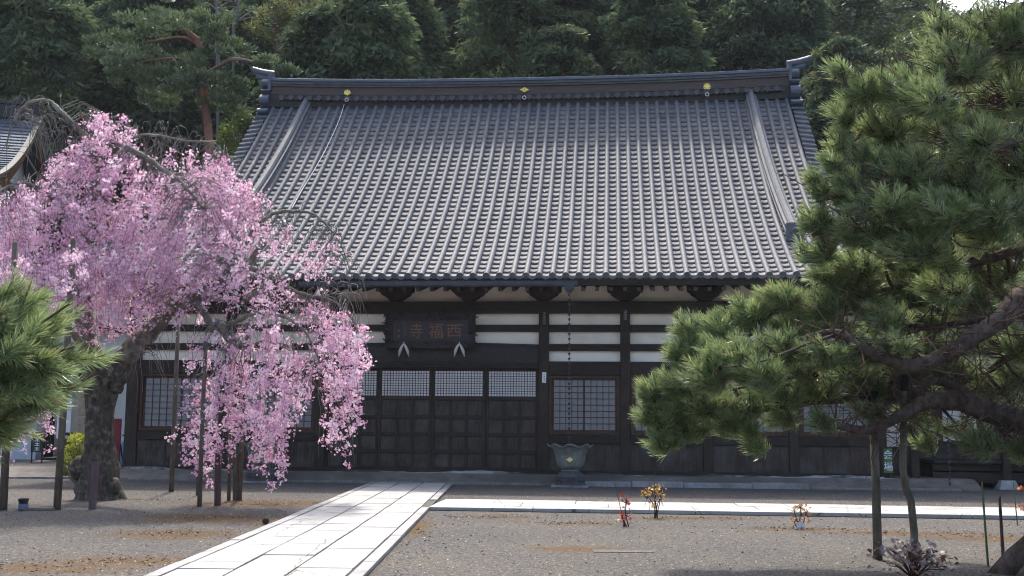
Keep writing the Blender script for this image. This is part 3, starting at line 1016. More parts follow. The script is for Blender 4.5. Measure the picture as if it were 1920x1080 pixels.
ga, gb = ux(560, 532, VE - .1), ux(1083, 532, VE - .1)
gz = loc(900, 527, VE - .1).z
gz2 = loc(900, 538, VE - .1).z
gp_ = [(Vector((u, VE - .06, 0)), Vector((0, 1, 0)), Vector((0, 0, 1))) for u in np.linspace(ga, gb, 9)]
gut = obj('gutter', MB().sweep(gp_, [(-.085, gz), (-.08, gz2 + .05), (-.05, gz2 + .01), (.05, gz2 + .01), (.08, gz2 + .05), (.085, gz), (.07, gz), (.04, gz2 + .03), (-.04, gz2 + .03), (-.07, gz)]), GUT, hall)
uo = ux(1067, 540, VE - .06)
fn = MB()
fn.add([(uo + sx * a, VE - .06 + sy * b, z) for a, b, z in ((.13, .10, gz2 + .12), (.11, .09, gz2 - .06), (.05, .05, gz2 - .14)) for sx, sy in ((-1, -1), (1, -1), (1, 1), (-1, 1))],
       [(4 * i + q, 4 * i + (q + 1) % 4, 4 * i + 4 + (q + 1) % 4, 4 * i + 4 + q) for i in range(2) for q in range(4)] + [(3, 2, 1, 0), (8, 9, 10, 11)])
obj('outlet', fn, GUT, gut)
for px in range(620, 1080, 62):
    u = ux(px, 532, VE - .1)
    obj('gutter_strap', MB().box(u - .012, u + .012, VE - .152, VE - .145, gz2 + .03, gz + .02), GUT, gut)

# ------------------------------------------------------------------ things on and by the hall
def hall_thing(name, label, cat, u, v, z, group=None):
    return thing(name, label, cat, tw(u, v, z), -YAW, group)
# framed name board over the doors
x0, x1 = ux(723, 620, -.3), ux(891, 620, -.3)
z0, z1 = loc(806, 653, -.3).z, loc(806, 587, -.3).z
pu, pz = (x0 + x1) / 2, z0
W2, H = (x1 - x0) / 2, z1 - z0
pq = hall_thing('name_board', 'dark carved wooden name board with gold brown characters above the lattice doors', 'sign', pu, -.30, pz)
FRAME = mat('carved_frame', (0.022, 0.020, 0.020), .6, .6, 9, 1.0, 22)
fm = frame_mb(-W2, W2, 0, H, .175, .20, -.06, .06)
Rq = random.Random(3)
lm = MB()                                       # lumpy carving on the frame
for k in range(90):
    s = Rq.choice('tblr')
    x = Rq.uniform(-W2, W2) if s in 'tb' else (Rq.uniform(-W2 - .02, -W2 + .16) if s == 'l' else Rq.uniform(W2 - .16, W2 + .02))
    z = Rq.uniform(0, H) if s in 'lr' else (Rq.uniform(-.02, .18) if s == 'b' else Rq.uniform(H - .18, H + .02))
    a = Rq.uniform(0, 3.1)
    l = Rq.uniform(.05, .12)
    lm.tube([(x - l * math.cos(a), -.06, z - l * math.sin(a)), (x, -.085, z + .02), (x + l * math.cos(a), -.06, z + l * math.sin(a))], [.012, .024, .012], 6)
fm.add(lm.v, lm.f)
obj('frame', fm, FRAME, pq)
obj('board', MB().box(-W2 + .17, W2 - .17, -.02, .03, .19, H - .19), mat('board_ground', (0.030, 0.028, 0.032), .55, .3, 6, .2, 30), pq)
OLDGOLD = mat('old_gold', (0.175, 0.088, 0.042), .5, .35, 16)
FADED = mat('faded_line', (0.115, 0.085, 0.070), .6, .3, 10)
zi0, zi1 = loc(806, 640, -.3).z - pz, loc(806, 601, -.3).z - pz
xi0, xi1 = ux(739, 620, -.3) - pu, ux(882, 620, -.3) - pu
obj('border_line', frame_mb(xi0, xi1, zi0, zi1, .014, .014, -.035, -.019), FADED, pq)
for ch, px, sx, sz in (('寺', 781, .92, 1.05), ('福', 817.5, 1.0, 1.08), ('西', 851.5, 1.05, .95)):
    m = shift(text_mb(ch, .40), (ux(px, 620, -.3) - pu, -.028, (zi0 + zi1) / 2), sx, sz)
    obj('character', m, OLDGOLD, pq)
sg = MB()
for px, ya, yb in ((757, 606, 636), (760.5, 606, 630)):
    x = ux(px, 620, -.3) - pu
    for q in range(7):
        z = loc(px, ya + (yb - ya) * q / 7, -.3).z - pz
        sg.box(x - .012, x + .012, -.028, -.019, z - .03, z - .008)
obj('signature', sg, FADED, pq)
SEAL = mat('seal_red', (0.16, 0.075, 0.085), .6, .3, 20)
for px, py in ((748, 620), (748, 630.5)):
    x, z = ux(px, 620, -.3) - pu, loc(px, py, -.3).z - pz
    obj('seal', frame_mb(x - .035, x + .035, z - .035, z + .035, .014, .014, -.03, -.019).box(x - .008, x + .008, -.03, -.019, z - .02, z + .02), SEAL, pq)
x, z = ux(867, 609, -.3) - pu, loc(867, 609, -.3).z - pz
obj('small_mark', MB().box(x - .014, x + .014, -.028, -.019, z - .03, z + .03), FADED, pq)
for px in (757.5, 861.5):                        # pale forked props under the board
    x, z = ux(px, 650, -.4) - pu, loc(px, 645, -.4).z - pz
    zb = loc(px, 669, -.4).z - pz
    m = MB()
    for s in (-1, 1):
        m.tube([(x, -.13, z + .01), (x + s * .05, -.14, z - .07), (x + s * .10, -.13, (z + zb) / 2 - .02), (x + s * .135, -.10, zb)], [.018, .035, .040, .008], 7)
    m.tube([(x, -.13, z), (x, -.12, z + .07)], [.02, .004], 6)
    obj('forked_prop', m, mat('pale_metal', (0.50, 0.48, 0.46), .4, .2, 12), pq, smooth=True)

# small plates and the paper slip on the posts
PLATE = mat('grey_plate', (0.035, 0.036, 0.038), .6, .3, 12)
PMARK = mat('plate_mark', (0.20, 0.20, 0.20), .7, .2, 12)
def plate(px, ya, yb, label, hw=.055):
    u, z0, z1 = ux(px, 597, -.13), loc(px, yb, -.13).z, loc(px, ya, -.13).z
    t = hall_thing('post_plate', label, 'sign', u, VP - .055, z0, 'narrow plates on the posts')
    obj('panel', MB().box(-hw, hw, -.012, .012, 0, z1 - z0), PLATE, t, bevel=.004)
    k = MB()
    n = 4
    for q in range(n):
        zc_ = (z1 - z0) * (q + .5) / n
        k.box(-hw * .6, hw * .6, -.017, -.0125, zc_ + .02, zc_ + .032).box(-hw * .6, hw * .6, -.017, -.0125, zc_ - .03, zc_ - .018)
        k.box(-.008, .008, -.018, -.013, zc_ - .028, zc_ + .028).box(hw * .35, hw * .55, -.0175, -.013, zc_ - .015, zc_ + .015)
    obj('brush_marks', k, PMARK, t)
plate(1020.5, 585, 609, 'narrow dark plate with pale brush marks high on the post right of the doors')
plate(1172.5, 582, 600, 'short dark plate high on the post between the rain chain and the green pine')
plate(1326, 583, 600, 'short dark plate on the post whose foot the green pine hides')
u, z0, z1 = ux(1020, 707, -.13), loc(1020, 718, -.13).z, loc(1020, 697.5, -.13).z
nt_ = hall_thing('paper_slip', 'small white paper slip with black brush marks pasted on the post beside the doors', 'notice', u, VP - .006, z0)
obj('sheet', MB().add([(-.052, 0, .012), (.046, 0, 0), (.058, 0, z1 - z0 - .01), (-.045, 0, z1 - z0)], [(0, 1, 2, 3)]).add([(-.052, .004, .012), (.046, .004, 0), (.058, .004, z1 - z0 - .01), (-.045, .004, z1 - z0)], [(3, 2, 1, 0)]), mat('slip_paper', (.75, .74, .72), .9, .05, 5), nt_)
k = MB()
for q in range(5):
    zc_ = .04 + q * .042
    k.box(-.018, .02, -.004, -.001, zc_, zc_ + .008).box(-.004 + .01 * (q % 2), .006 + .01 * (q % 2), -.0045, -.001, zc_ - .012, zc_ + .016)
obj('brush_marks', k, mat('ink', (.02, .02, .02), .8, .1, 5), nt_)

# lotus shaped rain basins
def basin(px, py, label, gold=True):
    g = gp(px, py)
    lo = tl(g)
    t = hall_thing('rain_basin', label, 'basin', lo.x, -1.32, 0, 'bronze rain basins before the hall')
    obj('base_slab', MB().box(-.44, .44, -.40, .40, 0, .045), STONEL, t, bevel=.01)
    pm = MB()
    oc = lambda r, z: [(r * math.cos(rad(22.5 + 45 * q)), r * math.sin(rad(22.5 + 45 * q)), z) for q in range(8)]
    lv = [(.40, .046), (.40, .07), (.38, .075), (.38, .225), (.40, .23), (.395, .25), (.33, .30), (.285, .345), (.28, .36)]
    for r, z in lv: pm.v += oc(r, z)
    pm.f = [(8 * i + q, 8 * i + (q + 1) % 8, 8 * i + 8 + (q + 1) % 8, 8 * i + 8 + q) for i in range(len(lv) - 1) for q in range(8)] + [tuple(range(8 * len(lv) - 8, 8 * len(lv)))]
    pd = obj('pedestal', pm, STONED, t, bevel=.006)
    cv = MB()
    for q in range(8):
        a = rad(45 * q)
        c = Vector((.355 * math.cos(a), .355 * math.sin(a), .15))
        s = Vector((-math.sin(a), math.cos(a), 0))
        for s0 in (-.07, 0, .07):
            cv.tube([c + s * (s0 - .025) + Vector((0, 0, -.02)), c + s * s0 + Vector((.008 * math.cos(a), .008 * math.sin(a), .025)), c + s * (s0 + .025) + Vector((0, 0, -.02))], .012, 5)
    obj('relief', cv, STONED, pd)
    prof_ = [(.19, .361), (.215, .375), (.215, .395), (.19, .40), (.20, .415), (.25, .44), (.305, .50), (.335, .58), (.35, .68), (.365, .80), (.41, .89), (.49, .965), (.55, .99), (.55, 1.0), (.485, .965), (.40, .87), (.34, .70), (.30, .55), (.20, .45)]
    def rf(r, z, a, i):
        h = max(0, (z - .42) / .56)
        ph = math.cos(8 * (a + rad(90)))
        return r * (1 + (.045 * min(1, h * 2) * ph if z > .42 else 0)), (.035 * ph * max(0, h - .75) / .25 if h > .75 else 0)
    obj('bowl', MB().lathe(prof_, n=64, rf=rf), BRONZE, t, smooth=True)
    if gold:
        y = -.372
        obj('crest', MB().prism([(-.085, .66), (0, .60), (.085, .66), (0, .72)], y - .012, y + .03).prism([(-.05, .66), (0, .625), (.05, .66), (0, .695)], y - .018, y - .0125), mat('pale_gold', (.75, .62, .30), .4, .15, 14, metal=.3), t)
        obj('water', MB().lathe([(.30, .62), (.30, .625)], n=24), mat('water', (.03, .035, .035), .08, .1, 4, spec=.6), t)
    return t
basin(1069, 913, 'green bronze lotus basin with a gold diamond under the rain chain')
basin(489, 905, 'rain basin on a dark stone pedestal half hidden by hanging blossom')

# rain chain of small cups
def chain(p_top, p_bot, label, nc):
    t = thing('rain_chain', label, 'rain chain', p_bot)
    L = p_top.z - p_bot.z
    for q in range(nc):
        z = L * (q + .5) / nc
        h = L / nc
        obj('cup', MB().lathe([(.012, z - h * .30), (.028, z - h * .05), (.038, z + h * .18), (.032, z + h * .18), (.012, z - h * .2)], n=10), GUT, t, smooth=True)
    obj('link', MB().tube([(0, 0, 0), (0, 0, L * .5), (0, 0, L)], .007, 5), GUT, t)
pt = loc(1067.5, 553, VE - .06)
pt = tw(pt.x, pt.y, gz2 - .14)
chain(pt, Vector((pt.x, pt.y, .62)), 'thin chain of dark metal cups hanging from the gutter into the green basin', 34)

# fine white cable lying down the roof slope from the left hook ring
def roof_hit(px, py):
    best = None
    for t in np.linspace(0, 1, 600):
        l = loc(px, py, VE + (VR - VE) * t)
        if l.z <= rz(l.x, t) and best is not None:
            return l
        best = l
    return best
pts = []
for px, py in ((649.5, 189), (645, 205), (637, 230), (625, 258), (611, 287), (596, 315), (580, 342), (563, 370), (549, 396)):
    l = roof_hit(px, py)
    pts.append(tw(l.x, l.y - .06, l.z + .10))
wi = MB().tube([p for p, _ in smooth_path([(p, .01) for p in pts], 3)], .011, 5)
o_ = pts[-1]
tag(obj('cable', wi, STEEL, o=o_), 'thin white cable running down the tiles from the left ridge crest', 'cable').location = o_

# kerb stones of the apron
kb = []
u = uLw - 5.5
while u < uRw + .4:
    l = R.uniform(1.1, 1.9)
    kb.append((u, u + l - .012))
    u += l
for i, (a, b) in enumerate(kb):
    if a < tl((XR, 28, 0)).x and b > tl((XL, 28, 0)).x:
        h = .062
    else:
        h = (.125 if 2.1 < (a + b) / 2 < 6.7 else .055) + R.uniform(-.012, .012)
    m = MB()
    jz = R.uniform(-.02, .02)
    m.box(a, b, VK + jz, VK + .24, -.02, h)
    m.v = [tuple(tw(*p)) for p in m.v]
    struct('kerb', m, STONEL if 2.1 < (a + b) / 2 < 6.7 else mat('worn_kerb', (.165, .16, .155), .9, .35, 5, .6, 30), bevel=.015)

# stand sign with two characters
l = loc(1666, 899, -.19)
sgn = hall_thing('stand_sign', 'green sign board with two white characters in a dark frame on thin legs', 'sign', l.x, l.y, .25)
zt, zb = loc(1666, 838, l.y).z - .25, loc(1666, 889, l.y).z - .25
hw = (loc(1677, 860, l.y).x - loc(1655, 860, l.y).x) / 2
obj('frame', frame_mb(-hw, hw, zb, zt, .035, .035, -.03, .03), WOOD, sgn, bevel=.005)
obj('board', MB().box(-hw + .03, hw - .03, -.012, .02, zb + .03, zt - .03), mat('sign_green', (.10, .16, .055), .5, .2, 8), sgn)
hgt = (zt - zb - .08) / 2
LET = mat('white_letter', (.62, .72, .80), .6, .05, 8)
for ch, z in (('会', zb + .04 + hgt * 1.5), ('場', zb + .04 + hgt * .5)):
    obj('character', shift(text_mb(ch, .235), (0, -.019, z), 1.0, 1.0), LET, sgn)
for s in (-1, 1):
    obj('leg', MB().box(s * (hw - .03) - .014, s * (hw - .03) + .014, -.014, .014, 0, zb + .02), WOOD, sgn)
obj('foot', MB().box(-hw, hw, -.14, .14, 0, .03), WOOD, sgn)

# side hall to the right of the temple
ub = ux(1648, 800, .0)
sh = hall_thing('side_hall', 'low dark timber side hall behind the pine with white panels and tiled eaves', 'building', ub + 5, 1.2, 0)
q0 = -5 + .05
obj('wall', MB().box(q0, 14, .4, .6, .0, 3.9), WOODP, sh)
obj('upper_wall', MB().box(q0, 14, .28, .39, 3.06, 4.3), mat('grey_plaster', (.16, .155, .15), .9, .15, 3), sh)
obj('veranda', MB().box(q0 + 1.3, 14, -1.0, .39, .62, .70), WOODH, sh)
obj('veranda_front', MB().box(q0 + 1.3, 14, -.9, -.84, .14, .40).box(q0 + 1.3, 14, -.9, -.84, .44, .60), WOODH, sh)
for i, x in enumerate((-4.1, -1.9, .3, 2.6, 5.0)):
    obj('pillar', MB().box(x - .1, x + .1, -1.05, -.85, .14, 4.0), WOOD, sh, bevel=.01)
    obj('footing', MB().add([(x + a * s1, -.95 + a * s2, z) for a, z in ((.24, 0), (.17, .22)) for s1, s2 in ((-1, -1), (1, -1), (1, 1), (-1, 1))],
                            [(q, (q + 1) % 4, 4 + (q + 1) % 4, 4 + q) for q in range(4)] + [(4, 5, 6, 7)]), STONEL, sh)
obj('beam', MB().box(q0 + .2, 14, -1.04, -.86, 2.8, 3.0).box(q0, 14, .25, .27, 2.9, 3.05), WOODH, sh)
def on_sh(px, py, v): # local to the side hall
    p = loc(px, py, 1.2 + v)
    return p.x - (ub + 5), p.z
for pa, pb, ya, yb in ((1652, 1689, 770, 838), (1767, 1832, 770, 828)):
    xa, z1 = on_sh(pa, ya, .2)
    xb, z0 = on_sh(pb, yb, .2)
    obj('white_panel', MB().box(xa, xb, .2, .24, z0, z1), mat('panel_white', (.62, .60, .58), .8, .05, 3), sh)
# its roof
eu, ez = on_sh(1835, 500, -1.6)
rs = MB()
t_ = MB()
def shp(x, t, off=0):
    return Vector((x, -1.6 + 5 * t, ez + 2.6 * (.75 * t + .25 * t * t) + off + .25 * max(0, 1 - (x - eu) / 1.5) ** 2 * (1 - t)))
xs_ = np.linspace(eu, 16, 12)
for x in xs_:
    for t in (0, .25, .5, .75, 1):
        rs.v.append(shp(x, t))
rs.f = [(5 * i + j, 5 * i + 5 + j, 5 * i + 6 + j, 5 * i + 1 + j) for i in range(11) for j in range(4)]
nv = len(rs.v)
rs.v += [p - Vector((0, 0, .12)) for p in list(map(Vector, rs.v))]
rs.f += [(nv + 5 * i, nv + 5 * i + 5, 5 * i + 5, 5 * i) for i in range(11)] + [(nv + a + 1, nv + a, a, a + 1) for a in range(4)] + [tuple(nv + q for q in f[::-1]) for f in rs.f[:44]]
rsh = obj('roof', rs, TILE, sh)
x = eu + .1
while x < 16:
    pth = [(shp(x, t, .01), Vector((1, 0, 0)), Vector((0, -.4, 1)).normalized()) for t in np.linspace(0, 1, 8)]
    t_.sweep(pth, [(.08 * math.cos(a), .09 * math.sin(a)) for a in np.linspace(0, math.pi, 7)])
    x += .33
obj('roll_tiles', t_, TILER, rsh)
gx, gz_ = on_sh(1860, 520, -1.6)
obj('gutter', MB().box(eu + .3, 16, -1.62, -1.50, ez - .34, ez - .24), mat('pale_gutter', (.28, .30, .31), .4, .15, 4), sh)
chp = loc(1781, 905, -1.2)
chain(tw(chp.x, -1.2, 3.4), tw(chp.x, -1.2, .12), 'dark cup chain hanging in front of the side hall behind the pine', 26)

# storehouse and yard things behind the left end of the temple
def wbox(mb, pa, pb, ya, yb, Y, d):
    """upright box whose front face at distance Y spans the given pixels"""
    a, b = at(pa, yb, Y), at(pb, ya, Y)
    mb.box(a.x, b.x, Y, Y + d, max(0, a.z), b.z)
    return mb
g = at(230, 885, 36)
st = thing('storehouse', 'white plastered storehouse behind the left corner of the temple', 'building', (g.x, 36, 0))
obj('wall', wbox(MB(), 163, 330, 545, 890, 36, 5), WHITEP, st, o=(g.x, 36, 0))
obj('beam', wbox(MB(), 163, 330, 691, 702, 35.9, .09), WOODH, st, o=(g.x, 36, 0))
obj('eave_board', wbox(MB(), 160, 335, 608, 622, 35.6, .38), WOODH, st, o=(g.x, 36, 0))
a, b = at(150, 545, 35.2), at(340, 545, 35.2)
rr = MB().add([(a.x, 35.2, a.z), (b.x, 35.2, a.z), (b.x, 38.5, a.z + 1.7), (a.x, 38.5, a.z + 1.7), (b.x, 41.8, a.z), (a.x, 41.8, a.z)], [(0, 1, 2, 3), (3, 2, 4, 5), (0, 3, 5), (1, 4, 2)])
obj('roof', rr, TILE, st, o=(g.x, 36, 0))
# stone wall
sw_ = MB()
Rs = random.Random(8)
a, b = at(139, 880, 34.5), at(164, 720, 34.5)
z = 0
tn = []
while z < 3.6:
    h = Rs.uniform(.22, .42)
    x = a.x - .0
    while x < b.x - .01:
        x2 = min(b.x, x + Rs.uniform(.3, .5))
        sw_.box(x + .008, x2 - .008, 34.5 + Rs.uniform(-.012, .012), 35.4, z + .008, z + h - .008)
        x = x2
    z += h
ow = obj('stone_wall', sw_, mat('tan_stone', (.30, .26, .19), .9, .35, 2.2, .5, 16), o=(a.x, 34.5, 0), bevel=.02)
ow.location = (a.x, 34.5, 0)
tag(ow, 'tan wall of squared stones seen between the left pine and the cherry trunk', 'wall')
# outbuilding at the far left
g = at(95, 870, 35.5)
ob_ = thing('outbuilding', 'white outbuilding with a dark open doorway at the far left', 'building', (g.x, 35.5, 0))
oo = (g.x, 35.5, 0)
obj('wall', wbox(MB(), 105, 141, 640, 822, 35.5, 3), WHITEP, ob_, o=oo)
obj('side_panel', wbox(MB(), -60, 79, 640, 880, 35.9, 3), mat('bluish_panel', (.42, .46, .55), .8, .08, 2), ob_, o=oo)
obj('sill', wbox(MB(), 117, 133, 811, 816, 35.35, .14), WOODH, ob_, o=oo)
obj('doorway', wbox(MB(), 79, 105, 640, 870, 36.5, .3), mat('painted_interior_shade', (.012, .011, .011), .9, .2, 4), ob_, o=oo)  # near-black slab, the dimness of the interior put into its colour
obj('lower_wall', wbox(MB(), 105, 141, 822, 880, 35.6, 3), WOODP, ob_, o=oo)
obj('step', wbox(MB(), 78, 107, 858, 878, 35.3, .9), WOODH, ob_, o=oo)
a, b = at(-80, 640, 34.8), at(150, 640, 34.8)
obj('roof', MB().add([(a.x, 34.8, a.z), (b.x, 34.8, a.z), (b.x, 38, a.z + 1.6), (a.x, 38, a.z + 1.6), (a.x, 34.8, a.z - .12), (b.x, 34.8, a.z - .12), (b.x, 38, a.z + 1.4)], [(0, 1, 2, 3), (4, 5, 1, 0), (5, 6, 2, 1)]), TILE, ob_, o=oo)
g = at(68, 873, 33)
ss = thing('notice_board', 'small dark notice board with pale writing standing before the outbuilding', 'sign', (g.x, 33, 0))
zt, zb = at(68, 812, 33).z, at(68, 846, 33).z
obj('board', MB().box(-.16, .16, -.02, .02, zb, zt), PLATE, ss)
obj('frame', frame_mb(-.18, .18, zb - .02, zt + .02, .03, .03, -.03, .03), WOOD, ss)
k = MB()
for q in range(4):
    zc_ = zb + (zt - zb) * (q + .5) / 4
    k.box(-.07, .07, -.027, -.021, zc_ + .02, zc_ + .035).box(-.07, .07, -.027, -.021, zc_ - .04, zc_ - .025).box(-.015, .015, -.028, -.021, zc_ - .04, zc_ + .05)
obj('writing', k, LET, ss)
for s in (-1, 1):
    obj('leg', MB().box(s * .15 - .015, s * .15 + .015, -.015, .015, 0, zb - .02), WOOD, ss)
# red board, red brown cabinet, blue sheet
RED = mat('red_paint', (.17, .014, .022), .5, .2, 3, blotch=(.12, .012, .02))
a = at(207, 880, 33)
b = at(227.5, 785, 33)
rbm = MB().box(a.x, b.x, 33, 33.06, 0, b.z)
rbo = thing('leaning_screen', 'tall dark red screen leaning behind the cherry trunk', 'screen', ((a.x + b.x) / 2, 33, 0))
obj('face', rbm, RED, rbo, o=rbo.location, bevel=.008)
obj('brace', MB().tube([((a.x + b.x) / 2, 33.06, b.z * .8), ((a.x + b.x) / 2, 33.9, 0)], .03, 6), WOOD, rbo, o=rbo.location)
a, b = at(229, 884, 32), at(248, 815, 32)
cbx = thing('cabinet', 'low red brown wooden cabinet beside the temple corner', 'cabinet', ((a.x + b.x) / 2, 32, 0))
RB_ = mat('red_brown', (.15, .035, .02), .6, .3, 4)
obj('body', MB().box(a.x, b.x + .3, 32, 32.7, .1, b.z - .05), RB_, cbx, o=cbx.location, bevel=.01)
obj('top', MB().box(a.x - .03, b.x + .33, 31.96, 32.74, b.z - .047, b.z), RB_, cbx, o=cbx.location)
for xx in (a.x + .03, b.x + .27):
    obj('leg', MB().box(xx - .03, xx + .03, 32.02, 32.08, 0, .098), RB_, cbx, o=cbx.location)
g = gp(232, 881)
bl = MB()
Rb = random.Random(2)
bl.lathe([(.30, 0), (.33, .1), (.26, .3), (.24, .5), (.23, .7), (.2, .85), (.12, .95), (.02, 1.0)], n=18, rf=lambda r, z, a, i: (r * (.75 + .2 * math.sin(3 * a + i) + .12 * math.sin(7 * a - 2 * i) + Rb.uniform(-.05, .05)), 0))
bo = obj('blue_sheet', bl, mat('blue_tarp', (.10, .24, .46), .4, .3, 7, .5, 12), smooth=True)
bo.location = (g.x, g.y + .3, 0)
tag(bo, 'crumpled bundle of blue sheet standing beside the red brown cabinet', 'tarp')

# hall at the upper left, seen past the cherry
lh = thing('far_hall', 'neighbouring hall with a bluish roof and white gable behind the cherry top', 'building', (at(52, 215, 44).x, 44, 0), rad(15))
def l2(p):
    return Matrix.Rotation(-rad(15), 3, 'Z') @ (Vector(p) - Vector(lh.location))
zr = at(40, 222, 44).z
zr2 = at(40, 195, 44).z
BLT = mat('blue_roof', (.055, .075, .112), .7, .2, 5, spec=.15)
rf_ = MB()
n1, xw = 26, 26
def fr3(x, t, o=0):
    return Vector((x, -8.5 * t, zr - 6.0 * (1.0 * t - .30 * t * t) + o))
for j in range(n1):
    t0, t1 = j / n1, (j + 1) / n1
    rf_.add([fr3(-xw, t0, 0), fr3(0.5, t0, 0), fr3(0.5, t1, .05), fr3(-xw, t1, .05), fr3(-xw, t1, 0), fr3(.5, t1, 0)], [(3, 2, 1, 0), (4, 5, 2, 3)])
    rf_.add([Vector((p.x, -p.y, p.z)) for p in (fr3(-xw, t0), fr3(.5, t0), fr3(.5, t1), fr3(-xw, t1))], [(0, 1, 2, 3)])
rfo = obj('roof', rf_, BLT, lh)
obj('ridge', MB().box(-xw, .4, -.35, .35, zr - .1, zr2 - .15).box(-xw, .55, -.45, .45, zr2 - .147, zr2), mat('dark_ridge', (.04, .038, .04), .6, .3, 3, .3, 10, (.3, 1, 8)), rfo)
vp_ = [(fr3(.45, t, .02), Vector((1, 0, 0)), Vector((0, 0, 1))) for t in np.linspace(0, 1, 14)]
obj('verge', MB().sweep(vp_, [(-.06, 0), (.14, 0), (.14, .09), (-.06, .10)]), mat('verge_tile', (.05, .052, .056), .7, .25, 6, .3, 20), rfo)
bp_ = [(fr3(.35, t, -.08), Vector((1, 0, 0)), Vector((0, 0, 1))) for t in np.linspace(0, 1, 14)]
for sy in (1, -1):
    pth = [(Vector((o.x, o.y * sy, o.z)), s_, up) for o, s_, up in bp_]
    obj('bargeboard', MB().sweep(pth, [(-.05, -.5), (.05, -.5), (.05, -.02), (-.05, -.02)]), mat('orange_timber', (.13, .058, .022), .6, .3, 4), rfo)
gwp = [(fr3(0, t).y, fr3(0, t).z - .12) for t in np.linspace(1, 0, 9)]
gwp += [(-y, z) for y, z in gwp[::-1][1:]] + [(8.2, 0), (-8.2, 0)]
gw = [(-.6, y, z) for y, z in gwp] + [(-.4, y, z) for y, z in gwp]
nG = len(gwp)
obj('gable_wall', MB().add(gw, [tuple(range(nG - 1, -1, -1)), tuple(range(nG, 2 * nG))]), WHITEP, lh)
obj('front_wall', MB().box(-xw, -.41, -7.0, -6.8, 0, fr3(0, .82).z - .1), WHITEP, lh)
for zc_ in (fr3(0, .62).z, fr3(0, .88).z):
    obj('gable_beam', MB().box(-.39, -.25, -7, 7, zc_ - .15, zc_ + .15), mat('brown_timber', (.11, .06, .03), .6, .3, 4), lh)
for yy_ in (-3.4, 3.1):
    obj('gable_post', MB().box(-.39, -.27, yy_, yy_ + .3, 0, fr3(0, .42).z), mat('brown_timber', (.11, .06, .03), .6, .3, 4), lh)

# ------------------------------------------------------------------ forest on the hillside
GREENF = leafmat('cypress_leaf', [(0, (0.038, 0.063, 0.038)), (.45, (0.065, 0.101, 0.051)), (.8, (0.094, 0.128, 0.058)), (1, (0.145, 0.152, 0.062))], .4, .02, .5, .2)
GREENB = leafmat('broad_leaf', [(0, (0.042, 0.062, 0.026)), (.5, (0.06, 0.092, 0.028)), (1, (0.13, 0.17, 0.05))], .35, .06, .5, .2)
GREENL = leafmat('larch_leaf', [(0, (0.055, 0.070, 0.025)), (.5, (0.11, 0.13, 0.045)), (1, (0.21, 0.21, 0.08))], .4, .04, .5, .15)
def crown_arrays(H, Rm, zb, nb, ns, sz, shape, droop, seed):
    """clumps of drooping sprays on whorled branches -> arrays"""
    r = np.random.default_rng(seed)
    C, D, T, W, L = [], [], [], [], []
    for b in range(nb):
        h = r.uniform(0, 1) ** 0.9
        R = Rm * shape(h)
        a = r.uniform(0, 6.283)
        q = r.uniform(.45, 1.0)
        c = np.array([R * q * math.cos(a), R * q * math.sin(a), zb + (H - zb) * h])
        out = np.array([math.cos(a), math.sin(a), 0])
        s = (.35 + .5 * shape(h)) * r.uniform(.7, 1.25) * Rm / 2.6
        u = r.normal(size=(ns, 3))
        u = u / np.linalg.norm(u, axis=1, keepdims=True) * r.uniform(.25, 1, (ns, 1)) ** .6
        p = c + u * np.array([s, s, s * .55])
        p[:, 2] -= droop * ((p[:, :2] - c[:2]) @ out[:2]).clip(-.3, 2) * .6
        C.append(p)
        d = out * .55 + np.array([0, 0, -droop * .8 + .1]) + r.normal(size=(ns, 3)) * .45 + u * .35
        D.append(d)
        base = r.uniform(.15, .75)
        T.append(np.clip(base + r.normal(size=ns) * .16 + .12 * u[:, 2], 0, 1))
        W.append(sz * r.uniform(.22, .45, ns))
        L.append(sz * r.uniform(.7, 1.35, ns))
    C, D = np.concatenate(C), np.concatenate(D)
    V, Fq = quads(C, D, np.concatenate(W), np.concatenate(L))
    return V, Fq, np.concatenate(T)
cone_s = lambda h: (1 - h) ** .48 * (0.75 + .25 * min(1, h * 5)) + .06
oval_s = lambda h: math.sqrt(max(0.02, 1 - (2 * h - .85) ** 2 / 1.35)) * .95
FG = 'forest trees on the hillside'
KIND = [
    ('cypress_tree', 'dense dark green cypress in the forest on the hillside behind the temple', GREENF, 17, 3.7, 2.0, 200, 150, .35, cone_s, .55),
    ('cypress_tree', 'dense dark green cypress in the forest on the hillside behind the temple', GREENF, 16, 4.1, 2.0, 210, 150, .35, cone_s, .7),
    ('cypress_tree', 'dense dark green cypress in the forest on the hillside behind the temple', GREENF, 18, 3.5, 2.0, 200, 150, .34, cone_s, .5),
    ('leafy_tree', 'round topped leafy green tree among the cypresses on the hillside', GREENB, 15, 4.4, 2.0, 180, 150, .32, oval_s, .3),
]
protos = []
for i, (nm, lab, mt, H, Rm, zb, nb, ns, sz, shp_, dr) in enumerate(KIND):
    V, Fq, T = crown_arrays(H, Rm, zb, nb, ns, sz, shp_, dr, 20 + i)
    t = thing(nm, lab, 'tree', (0, 0, -500), 0, FG)
    npobj('crown', V, Fq, mt, t, tint=T)
    tk = MB().tube([(0, 0, -.6), (.05, 0, H * .3), (0, .05, H * .7), (0, 0, H * .96)], [.24, .19, .11, .02], 7, True, .05)
    obj('trunk', tk, BARKF, t, smooth=True)
    protos.append(t)
used = set()
Rf = random.Random(5)
def plant(pi, x, y, z, s, rzv):
    p = protos[pi]
    if pi not in used:
        used.add(pi)
        r = p
    else:
        r = p.copy()
        COL.objects.link(r)
        for ch in p.children:
            c = ch.copy()
            COL.objects.link(c)
            c.parent = r
    r.location = (x, y, z)
    r.rotation_euler = (0, 0, rzv)
    r.scale = (s, s, s * Rf.uniform(.95, 1.08))
    return r
yy = 50.0
row = 0
